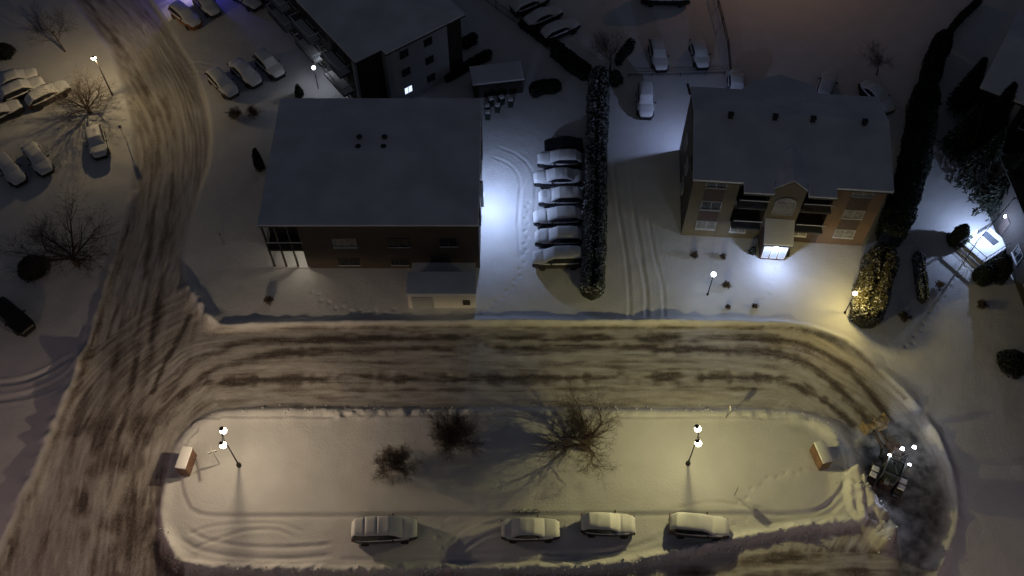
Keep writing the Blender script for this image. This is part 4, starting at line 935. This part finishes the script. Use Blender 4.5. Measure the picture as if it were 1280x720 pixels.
# local x along the white front, local y back to the north-west
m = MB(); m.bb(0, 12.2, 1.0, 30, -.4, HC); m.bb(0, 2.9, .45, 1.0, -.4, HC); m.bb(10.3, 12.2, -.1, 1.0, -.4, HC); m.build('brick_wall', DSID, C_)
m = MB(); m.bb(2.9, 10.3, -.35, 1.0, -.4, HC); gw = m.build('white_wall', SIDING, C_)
for i, x in enumerate((4.5, 7.4)):
    for k, z in enumerate((1.25, 3.75, 6.2)):
        lit = (i == 0 and k == 0)
        window(C_, x, x + 1.0, z, z + .95, -.35, WHITE if lit else TRIM, LITBLUE if lit else GLASS, 1, sill=False, name='lit_window' if lit else 'window')
slabroof(C_, 'roof', [(-.25, .2, HC), (2.8, .2, HC), (2.8, -.6, HC), (12.5, -.6, HC), (12.5, 30.4, HC), (-.25, 30.4, HC), (6.1, 6.5, HC + 1.1), (6.1, 26, HC + 1.1)], [(0, 1, 6), (1, 2, 3, 6), (3, 4, 7, 6), (4, 5, 7), (5, 0, 6, 7)])
for z in (2.6, 5.2):
    for y0 in (2.0, 8.0, 14.0):
        m = MB(); m.bb(-1.3, 0, y0, y0 + 4, z - .15, z); m.mi = 1; m.bb(-1.28, 0, y0 + .02, y0 + 3.98, z + .002, z + .08); m.build('balcony_floor', [TRIM, SNOW], C_); railing(C_, [(0, y0), (-1.28, y0), (-1.28, y0 + 4), (0, y0 + 4)], z, 1.0, METAL, .2)
for z in (1, 3.6, 6.1):
    for y0 in (2.8, 6.6, 9.0, 12.6, 15.0): window(C_, y0, y0 + 1.6, z, z + 1.1, 0, TRIM, GLASS, 1, axis='y', d=-1)
m = MB(); m.bb(-.28, 0, .5, .9, 0, HC); m.build('downpipe', SIDING, C_)
m = MB(); m.bb(-.3, 0, 7.35, 7.65, 2.9, 3.2); m.build('wall_light', GLOW_C, C_)
lw = P(396, 97, 3.0)
wl2 = thing('post_lamp', 'bright round lamp beside the dark facade of the upper left block', 'lamp', G(398.5, 113)); m = MB(); m.tube((0, 0, 0), (0, 0, 2.9), .05); m.build('pole', METAL, wl2)
m = MB(); m.ball((0, 0, 3.05), .2, 12, 8); m.build('globe', mat('glow_white2', (1, 1, 1), emit=(.92, .95, 1), estr=12), wl2, True); lamp_light(wl2, (.1, -.35, 2.85), 34, (.86, .9, 1), .1, .6, .5)

# ---- D: shed and stored things
D = P(593, 124); s0 = thing('shed', 'small shed with flat snow-covered roof behind the left building', 'shed', (D.x, D.y, 0), R(9))
m = MB(); m.bb(0, 5.2, 0, 2.4, -.2, 2.1); m.build('wall', DSID, s0); m = MB(); m.bb(-.15, 5.35, -.15, 2.55, 2.1, 2.35); m.build('roof', ROOFSNOW, s0, False, .07)
m = MB(); m.bb(.6, 1.6, -.05, -.002, -.1, 1.95); m.build('door', TRIM, s0)
def bin_(px, py, lb, rz=0, s=1.0, first=[None]):
    p = G(px, py)
    if first[0] is None:
        t = thing('wheeled_bin', lb, 'bin', p, rz, 'bins and bags by the shed')
        m = MB(); m.box((0, 0, .5), (.5, .55, .9), 0, 1.15); m.build('body', mat('bin_green', (.02, .03, .025), .5), t, False, .03)
        m = MB(); m.box((0, .0, .99), (.64, .70, .06)); m.build('lid', mat('bin_green', (.02, .03, .025)), t, False, .02)
        m = MB(); m.box((0, 0, 1.09), (.56, .6, .13), 0, .8); m.build('snow_cap', SNOW, t, True, .05)
        for sx_ in (-.2, .2): m = MB(); m.lathe((sx_, .3, .1), [(.1, -.03), (.1, .03)], 10, 'x'); m.build('wheel', RUBBER, t)
        first[0] = t; return t
    return clone(first[0], p, rz, lb)
bin_(609, 142, 'snow-capped bin at the left front of the cluster by the shed', .1)
bin_(614, 133, 'snow-capped bin behind the left front one by the shed', .3)
bin_(622, 141, 'snow-capped bin in the front middle of the cluster by the shed', -.2)
bin_(627, 131, 'snow-capped bin in the back middle of the cluster by the shed', .5)
bin_(638, 134, 'snow-capped bin at the right end of the cluster by the shed', 0)
bin_(610, 150, 'snow-capped bin nearest the left building roof', -.1)

# ---- E: houses at the right edge
E1 = thing('house', 'dark house with a snowy roof in the top right corner', 'house', (*P(1224, 111, 6.8)[:2], 0), R(-32))
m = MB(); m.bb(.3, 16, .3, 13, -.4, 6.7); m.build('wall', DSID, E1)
roof_mesh(E1, 'roof', (0, 16.3, 0, 13.3), 6.7, 1.6, .14, .2)
for x in (1.6, 5.0, 8.4): window(E1, x, x + 1.2, 3.9, 5.2, .3, SIDING, GLASS, 1)
m = MB(); m.bb(3.6, 4.2, .12, .298, .2, 6.5); m.build('corner_board', SIDING, E1)
E2 = thing('house', 'dark-walled house at the right edge with a brightly lit snowy porch', 'house', (47.0, 44.0, 0), R(2)); HE = 5.6
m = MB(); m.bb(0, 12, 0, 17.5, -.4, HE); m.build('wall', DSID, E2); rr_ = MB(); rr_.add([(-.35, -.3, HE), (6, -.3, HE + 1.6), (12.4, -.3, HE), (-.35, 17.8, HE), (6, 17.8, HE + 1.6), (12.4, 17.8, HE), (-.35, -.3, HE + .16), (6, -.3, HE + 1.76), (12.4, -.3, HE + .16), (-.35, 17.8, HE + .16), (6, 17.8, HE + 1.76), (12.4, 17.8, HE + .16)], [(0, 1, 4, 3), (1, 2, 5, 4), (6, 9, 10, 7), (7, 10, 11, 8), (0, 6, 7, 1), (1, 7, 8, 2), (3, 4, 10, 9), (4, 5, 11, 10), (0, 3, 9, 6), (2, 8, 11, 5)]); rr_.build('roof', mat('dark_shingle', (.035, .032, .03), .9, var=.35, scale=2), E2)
for y0 in (1.5, 4.6, 8.2): window(E2, y0, y0 + 1.4, 1.6, 3.0, 0, SIDING, GLASS, 1, axis='y', d=-1)
m = MB(); m.bb(-.05, -.003, 12.0, 13.0, .9, 2.9); dd = m.build('door', mat('door_brown', (.06, .045, .04)), E2); m = MB(); m.ball((-.09, 12.15, 1.9), .05, 8, 6); m.build('handle', GALV, dd)
PD = thing('porch', 'brightly lit snowy wooden porch with steps and dark handrails', 'porch', (*P(1229, 309, .8)[:2], 0), R(33))
m = MB(); m.bb(-1.35, 2.3, -1.35, 1.35, .55, .75); m.mi = 1; m.bb(-1.33, 2.28, -1.33, 1.33, .752, .88); m.build('deck', [SIDING, SNOW], PD)
for i in range(3):
    m = MB(); m.bb(-1.35 - .34 * (i + 1), -1.35 - .34 * i - .02, -1.2, 1.2, .0, .55 - .17 * i); m.mi = 1; m.bb(-1.35 - .34 * (i + 1) + .01, -1.35 - .34 * i - .03, -1.18, 1.18, .552 - .17 * i, .61 - .17 * i); m.build('step', [SIDING, SNOW], PD)
railing(PD, [(-2.3, -1.3), (-1.35, -1.3), (1.9, -1.3)], .8, .95, METAL, .5, False); railing(PD, [(-2.3, 1.3), (-1.35, 1.3), (2.2, 1.3)], .8, .95, METAL, .5, False)
for x, z in ((-2.3, .35), (-1.85, .5), (-1.4, .8)): railing(PD, [(x, -1.28), (x, 1.28)], z, .85, METAL, .7, False)
for x, y in ((-1.25, -1.25), (-1.25, 1.25), (2.15, -1.25)):
    m = MB(); m.bb(x - .06, x + .06, y - .06, y + .06, -.2, .56); m.build('post', SIDING, PD)
mt_ = thing('door_mat', 'dark grey mat on the lit porch near the wall', 'mat', (*P(1237, 297, .9)[:2], .885), R(33))
m = MB(); m.bb(-.35, .35, -.8, .6, 0, .02); m.build('mat_pile', mat('mat_grey', (.08, .09, .11)), mt_); m = MB(); m.bb(-.39, .39, -.84, .64, -.004, .012); m.build('mat_border', RUBBER, mt_)
m = MB(); m.bb(-.16, 0, 12.9, 13.1, 2.6, 2.8); m.build('wall_light', GLOW_C, E2); lamp_light(E2, (-1.8, 12.2, 2.9), 720, (.50, .64, 1), .08, False)
xt = thing('tree_ornament', 'small glowing green tree-shaped ornament above the dark evergreen by the porch', 'ornament', P(1219, 291, 1.8)); xt.location.z = 0
m = MB(); m.tube((0, 0, 0), (0, 0, 1.6), .03); m.build('stake', METAL, xt); m = MB()
for k in range(3): m.lathe((0, 0, 1.5 + .22 * k), [(.24 - .06 * k, 0), (.02, .34)], 10)
m.build('tree_shape', mat('glow_green', (.7, 1, .6), emit=(.65, 1, .55), estr=2.5), xt)
ol = thing('garden_light', 'tiny white light in front of the tall dark evergreen right of the porch', 'lamp', G(1262, 330)); m = MB(); m.tube((0, 0, 0), (0, 0, 3.0), .025); m.build('pole', METAL, ol); m = MB(); m.ball((0, 0, 3.0), .07, 8, 6); m.build('bulb', GLOW_C, ol)
# service cable down to the porch
m = MB(); a = P(1223, 300, 3.4); b = Vector((49.5, 60.5, 6.6)); pr = None
for k in range(13):
    t_ = k / 12; p = a.lerp(b, t_) - Vector((0, 0, .5 * math.sin(math.pi * t_)))
    if pr is not None: m.tube(pr, p, .045, .045, 6)
    pr = p
tag(m.build('service_cable', SIDING), 'pale service cable slanting over the lit porch to the house', 'cable')
# mast carrying the cable over the steps
m = MB(); m.tube((a.x, a.y, 0), (a.x, a.y, 3.5), .05); tag(m.build('cable_post', METAL), 'thin post at the porch steps holding the service cable', 'post')

# ------------------------------------------------------------------ small street things
def cabinet(px, py, rz, label):
    t = thing('utility_cabinet', label, 'utility box', G(px, py, -.05), rz, None)
    W_, D_, H_ = .85, 1.9, 1.4
    m = MB(); m.bb(-W_ / 2, W_ / 2, -D_ / 2, D_ / 2, 0, H_); m.build('body', mat('cabinet_brown', (.16, .09, .06), .6, var=.2), t, False, .02)
    m = MB(); m.bb(-W_ / 2 - .04, W_ / 2 + .04, -D_ / 2 - .04, D_ / 2 + .04, H_, H_ + .05); m.build('lid', mat('cabinet_brown', (.16, .09, .06)), t)
    m = MB(); m.bb(-W_ / 2 - .02, W_ / 2 + .02, -D_ / 2 - .02, D_ / 2 + .02, H_ + .052, H_ + .24); m.build('snow_cap', CARSNOW, t, True, .06)
    for s in (-1, 1):
        for y in (-.46, .46):
            m = MB(); m.bb(s * W_ / 2, s * (W_ / 2 + .025), y - .42, y + .42, .12, 1.25); dd = m.build('door', mat('cabinet_door', (.20, .11, .07), .6), t)
            m = MB(); m.bb(s * (W_ / 2 + .025), s * (W_ / 2 + .07), y - .03, y + .03, .6, .8); m.build('handle', GALV, dd)
    return t
cabinet(237, 583, R(-8), 'brown utility box with snow on top at the left end of the island')
cabinet(1022, 576, R(14), 'brown utility box with snow on top at the right end of the island')
def signpost(px, py, h, label, rz, w=.45, hh=.6, face=(.6, .6, .58), cross=False, group=None):
    t = thing('street_sign', label, 'street sign', G(px, py, -.05), rz, group)
    m = MB(); m.tube((0, 0, 0), (0, 0, h), .035, .035, 8); m.build('post', GALV, t)
    m = MB(); m.bb(-w / 2, w / 2, -.06, -.037, h - hh, h - .02); m.mi = 1; m.bb(-w / 2, w / 2, -.062, -.02, h - .02, h + .04)
    m.build('sign_panel', [mat('sign_face_%d' % int(face[0] * 100), face, .4, var=.05), SNOW], t)
    if cross: m = MB(); m.bb(-.015, .015, -.5, .5, h + .02, h + .16); m.build('name_plate', mat('sign_face_%d' % int(face[0] * 100), face, .4), t)
    return t
signpost(276, 582, 2.6, 'small crossed street sign on a thin post between left utility box and left lamp', R(20), .7, .16, (.35, .33, .28), True)
signpost(917, 621, 2.0, 'small tilted sign on a thin post right of the right island lamp', R(60))
signpost(906, 525, 2.0, 'thin sign post at the north edge of the island right of the lamp', R(100), .35, .45)
signpost(158, 176, 2.2, 'short sign post below the lit street lamp by the curving street', R(30), .3, .4, (.3, .3, .3))
signpost(77, 60, 2.4, 'dark sign post near the upper left corner', R(10), .3, .4, (.1, .1, .1))
signpost(281, 308, 2.0, 'thin sign post in the snow left of the left building', R(10), .15, .3, (.1, .1, .1))
fr = thing('bicycle_rack', 'small metal bike rack half buried in snow behind the second island car', 'bike rack', G(655, 642))
m = MB()
for k in range(4):
    x = -.9 + k * .55; pts = [(x, 0, 0)] + [(x + .22 - .22 * math.cos(a), 0, .55 + .22 * math.sin(a)) for a in [math.pi * j / 6 for j in range(7)]] + [(x + .44, 0, 0)]
    for a, b in zip(pts[:-1], pts[1:]): m.tube(a, b, .035, .035, 6)
m.build('hoops', GALV, fr); m = MB(); m.tube((-1, 0, .12), (1.3, 0, .12), .03); m.build('rail', GALV, fr)
# small things lying in the snow
def fence(pts, h, label, name='fence', sp=2.4, mesh=True):
    Cn = smooth(pts, step=sp); base = Cn[0]; t = thing(name, label, 'fence', (base[0], base[1], hz(*base)))
    pm = MB(); rm = MB()
    for i, c in enumerate(Cn):
        x, y = c - base; pm.tube((x, y, -.1), (x, y, h), .04, .04, 6)
        if i:
            x0, y0 = Cn[i - 1] - base; rm.tube((x0, y0, h - .05), (x, y, h - .05), .03, .03, 5); rm.tube((x0, y0, .3), (x, y, .3), .03, .03, 5)
            L = math.hypot(x - x0, y - y0); k = int(L / .16)
            for j in range(1, k): rm.tube((x0 + (x - x0) * j / k, y0 + (y - y0) * j / k, .05), (x0 + (x - x0) * j / k, y0 + (y - y0) * j / k, h - .05), .016, .016, 4, False)
    pm.build('post', METAL, t); rm.build('panel', METAL, t); return t
fence([(592, -8), (620, 14), (650, 36), (676, 56)], 1.3, 'dark metal fence running diagonally down from the top edge')
fence([(684, 64), (710, 80), (736, 96)], 1.3, 'short dark metal fence run ending at the far end of the central hedge')
fence([(893, -6), (902, 30), (909, 60), (912, 94)], 1.0, 'low fence between the dark lot and the warmly lit lot')
fence([(785, 98), (850, 97), (905, 95)], .5, 'low kerb fence along the back of the lot behind the right building')

# ------------------------------------------------------------------ snow loader
hd_ = P(1128, 562) - P(1116, 597); hd_.normalize(); LS = 1.12; rzL = math.atan2(hd_.y, hd_.x)
cpx = P(1119, 584, 2.75 * LS) + hd_ * (.7 * LS)
T_ = thing('snow_loader', 'snow-clearing loader with lit work lamps and yellow blower head, right of the island', 'loader', (cpx.x, cpx.y, hz(cpx.x, cpx.y)), rzL); T_.scale = (LS, LS, LS)
def toL(px, py, z):
    w_ = (P(px, py, z * LS) - Vector(T_.location)) / LS
    return (w_.x * math.cos(rzL) + w_.y * math.sin(rzL), -w_.x * math.sin(rzL) + w_.y * math.cos(rzL), z)
YEL = mat('machine_yellow', (.30, .22, .11), .5, var=.35); ORG = mat('machine_brown', (.05, .03, .02), .6, var=.35)
def wheel(parent, c, r_, w_):
    m = MB(); m.lathe(c, [(r_ * .5, -w_ / 2), (r_ * .92, -w_ / 2), (r_, -w_ * .36), (r_, w_ * .36), (r_ * .92, w_ / 2), (r_ * .5, w_ / 2)], 22, 'y')
    for k in range(18):
        a = 2 * math.pi * k / 18; m.box((c[0] + math.cos(a) * r_ * 1.0, c[1], c[2] + math.sin(a) * r_ * 1.0), (.07, w_ * .9, .07), 0)
    wv = m.build('wheel', RUBBER, parent); m = MB(); m.lathe(c, [(r_ * .5, -w_ * .42), (r_ * .5, w_ * .42)], 14, 'y'); m.build('rim', YEL, wv); return wv
m = MB(); m.box((-.2, 0, .95), (2.9, .9, .5)); m.box((-1.25, 0, 1.15), (.7, 1.0, .6), 0, .9); m.build('chassis', ORG, T_, False, .04)
m = MB(); m.add([(-.05, -.45, .8), (1.9, -.36, .8), (1.9, .36, .8), (-.05, .45, .8), (-.05, -.42, 1.65), (1.75, -.3, 1.45), (1.75, .3, 1.45), (-.05, .42, 1.65)], [(3, 2, 1, 0), (4, 5, 6, 7), (0, 1, 5, 4), (1, 2, 6, 5), (2, 3, 7, 6), (3, 0, 4, 7)]); hd2 = m.build('hood', ORG, T_, False, .06)
m = MB()
for k in range(5): m.box((.5 + k * .25, 0, 1.62 - k * .028), (.05, .5, .03))
m.build('hood_vents', TRIM, hd2)
m = MB(); m.tube((.9, .28, 1.5), (.9, .28, 2.2), .05, .05, 8); m.build('exhaust_pipe', GALV, T_)
m = MB(); CX = -.7
for x, y in ((CX - .58, -.55), (CX - .58, .55), (CX + .6, -.55), (CX + .6, .55)): m.tube((x, y, 1.1), (CX + (x - CX) * .92, y * .95, 2.62), .045, .045, 6)
m.build('cab_frame', GALV, T_)
m = MB(); m.box((CX, 0, 1.85), (1.12, 1.02, 1.4), 0, .95); m.build('cab_glass', mat('cab_glass', (.05, .07, .06), .1), T_)
m = MB(); m.box((CX, 0, 2.68), (1.34, 1.24, .1)); m.mi = 1; m.box((CX, 0, 2.745), (1.0, .85, .03)); m.mi = 2
for y in (-.58, .58): m.box((CX, y, 2.76), (1.34, .09, .08))
m.box((CX + .62, 0, 2.76), (.09, 1.1, .08)); m.box((CX - .62, 0, 2.76), (.09, 1.1, .08)); m.box((CX - .02, -.05, 2.775), (.95, .12, .05), .55); m.box((CX + .3, .1, 2.775), (.3, .3, .05), .3)  # last two pale bars imitate a reflection on the roof
m.build('cab_roof', [TRIM, mat('roof_panel_dark', (.10, .12, .10), .25), GALV], T_)
m = MB(); m.box((CX - .85, .05, 2.0), (.34, .36, .4), 0, .8); m.box((CX - .8, -.3, 1.9), (.2, .2, .3)); m.build('rear_box', GALV, T_)
for s in (-1, 1):
    wheel(T_, (-1.0, s * .98, .72), .72, .48); wheel(T_, (1.35, s * .68, .45), .45, .34)
    f = MB()
    for k in range(7):
        a = R(20 + k * 23); f.box((-1.0 + math.cos(a) * .84, s * 1.0, .74 + math.sin(a) * .82), (.36, .6, .06) if 60 < math.degrees(a) < 120 else (.3, .6, .1), 0)
    f.mi = 1; f.box((-.8, s * 1.0, 1.66), (.42, .55, .12), .05, .8); f.box((-1.3, s * 1.02, 1.62), (.42, .52, .13), -.05, .8); f.build('fender', [TRIM, CARSNOW], T_, False, .03)
ay = R(52) - 0
bc = Vector(toL(1096, 532, .7)); bc.z = 0
m = MB(); m.tube((1.6, .1, .7), (bc.x - .1, bc.y - .1, .75), .12, .1, 8); m.tube((1.4, .5, .55), (bc.x - .4, bc.y + .1, .6), .1, .1, 8); m.box((1.9, .25, .9), (.7, .9, .35), .5); m.build('lift_arm', ORG, T_)
def loc_(x, y, z): return (bc.x + x * math.cos(ay) - y * math.sin(ay), bc.y + x * math.sin(ay) + y * math.cos(ay), z)
m = MB(); m.box(loc_(-.1, 0, .62), (.14, 1.9, 1.0), ay); m.box(loc_(.25, .92, .6), (.75, .08, 1.0), ay); m.box(loc_(.25, -.92, .6), (.75, .08, 1.0), ay); m.box(loc_(.05, 0, 1.13), (.45, 1.9, .07), ay); m.box(loc_(.5, 0, .2), (.12, 1.9, .1), ay)
m.box(loc_(-.1, .55, 1.3), (.3, .3, .35), ay); m.box(loc_(-.3, -.2, .9), (.35, .7, .5), ay); bhd = m.build('blower_head', YEL, T_, False, .02)
m = MB()
for k in range(12):
    a = k * .9; m.box(loc_(.3 + .22 * math.cos(a), -.8 + k * .145, .5 + .22 * math.sin(a)), (.28, .08, .2), ay + a * .2)
m.tube(loc_(.3, -.9, .5), loc_(.3, .9, .5), .08); m.build('auger', GALV, bhd)
m = MB(); m.tube(loc_(-.1, .15, 1.1), loc_(-.15, .2, 1.7), .2, .17, 10); m.tube(loc_(-.15, .2, 1.7), loc_(.1, .6, 2.0), .17, .15, 10); m.build('chute', YEL, bhd)
WG = mat('work_lamp_glow', (1, 1, 1), emit=(.88, .93, 1), estr=18)
for nm, pq, z in (('work_lamp', (1112, 569), 2.75), ('work_lamp', (1137, 581), 2.7), ('headlight', (1128, 561), 2.0), ('headlight', (1143, 559), 1.95)):
    q = toL(*pq, z); h = MB(); h.lathe((q[0] - .12, q[1], q[2]), [(.03, -.06), (.1, 0), (.12, .06)], 10, 'x'); h.tube((q[0] - .12, q[1], q[2] - .45), (q[0] - .12, q[1], q[2]), .025)
    h.tube((q[0] - .12, q[1], q[2] - .45), (CX + .5 if z > 2.5 else .9, max(-.5, min(.5, q[1])) if z > 2.5 else -.3, q[2] - .45), .03); hh = h.build(nm, TRIM, T_)
    g = MB(); g.ball((q[0], q[1], q[2] + .03), .12 if z > 2.5 else .15, 10, 8); g.build('lamp_glass', WG, hh, True)
    lamp_light(T_, (q[0], q[1], q[2] + .3), 7, (.85, .92, 1), .05, False)
for y in (.8, -.8):
    l = bpy.data.lights.new('work_beam', 'SPOT'); l.energy = 150; l.color = (.8, .88, 1); l.spot_size = R(80); l.spot_blend = .9; l.shadow_soft_size = .08
    o = bpy.data.objects.new('work_beam', l); COL.objects.link(o); o.parent = T_; o.location = (.35, y, 2.6); o.rotation_euler = (0, R(-50), 0)
l = bpy.data.lights.new('rear_beam', 'SPOT'); l.energy = 110; l.color = (.72, .80, 1); l.spot_size = R(110); l.spot_blend = .9; l.shadow_soft_size = .1
o = bpy.data.objects.new('rear_beam', l); COL.objects.link(o); o.parent = T_; o.location = (-1.75, -.3, 2.4); o.rotation_euler = (0, R(55), R(18))

# loose clumps of thrown snow around the big windrow and on the road
rn = random.Random(5); m = MB()
def clump(m, c, r_):
    o = len(m.v); m.ball(c, r_, 6, 4)
    for i in range(o, len(m.v)):
        v = Vector(m.v[i]); k = 1 + rn.uniform(-.3, .3); m.v[i] = tuple(Vector(c) + (v - Vector(c)) * k)
for _ in range(40):
    s = rn.random(); i = int(s * (len(wr) - 1)); p = wr[i]; x = p[0] + rn.gauss(0, .8); y = p[1] + rn.gauss(0, .7); r_ = rn.uniform(.04, .11); clump(m, (x, y, hz(x, y) + r_ * .3), r_)
for _ in range(14):
    p = P(rn.uniform(1075, 1120), rn.uniform(600, 660)); r_ = rn.uniform(.03, .08); clump(m, (p.x, p.y, hz(p.x, p.y) + r_ * .3), r_)
sb = smooth([(205, 655), (218, 690), (245, 708), (420, 714), (600, 713), (740, 709), (815, 699), (875, 686), (935, 673), (1000, 661), (1072, 652)])
for _ in range(1000):
    p = sb[rn.randrange(len(sb))]; x = p[0] + rn.gauss(0, .25); y = p[1] - .38 + rn.gauss(0, .22); r_ = rn.uniform(.03, .09); clump(m, (x, y, hz(x, y) + r_ * .3), r_)
nbk = smooth([(264, 524), (300, 516), (500, 515), (700, 515), (900, 516), (985, 519), (1025, 531), (1058, 560)])
for _ in range(120):
    p = nbk[rn.randrange(len(nbk))]; x = p[0] + rn.gauss(0, .3); y = p[1] + rn.gauss(0, .25); r_ = rn.uniform(.03, .09); clump(m, (x, y, hz(x, y) + r_ * .3), r_)
tag(m.build('snow_clumps', SNOW, None, True), 'loose lumps of ploughed snow along the banks around the island', 'snow', kind='stuff')

# ------------------------------------------------------------------ sky and faint moon-like sky light
w = bpy.data.worlds.new('World'); SC.world = w; w.use_nodes = True; nt = w.node_tree; bg = nt.nodes['Background']
sk = nd(nt, 'ShaderNodeTexSky'); sk.sky_type = 'NISHITA'; sk.sun_disc = False; sk.sun_elevation = R(30); sk.sun_rotation = R(200); sk.air_density = 1.0; sk.dust_density = 2.0
mx = nd(nt, 'ShaderNodeMix', data_type='RGBA'); mx.inputs['Factor'].default_value = .72; mx.inputs['B'].default_value = (2.35, 2.7, 3.8, 1)
nt.links.new(sk.outputs[0], mx.inputs['A']); nt.links.new(mx.outputs['Result'], bg.inputs['Color']); bg.inputs['Strength'].default_value = SKY_STR
sun_d = bpy.data.lights.new('sun', 'SUN'); sun_d.energy = .004; sun_d.angle = R(10); sun_d.color = (.8, .85, 1)
so = bpy.data.objects.new('sun', sun_d); COL.objects.link(so); so.rotation_euler = (R(60), 0, R(200 + 180 - 180))
SC.view_settings.view_transform = 'Standard'; SC.view_settings.look = 'None'; SC.view_settings.exposure = 0; SC.view_settings.gamma = 1
SC.render.engine = 'CYCLES'; SC.cycles.use_denoising = True; SC.cycles.max_bounces = 4; SC.cycles.diffuse_bounces = 2; SC.cycles.glossy_bounces = 2
SC.cycles.sample_clamp_indirect = 2; SC.cycles.use_light_tree = True
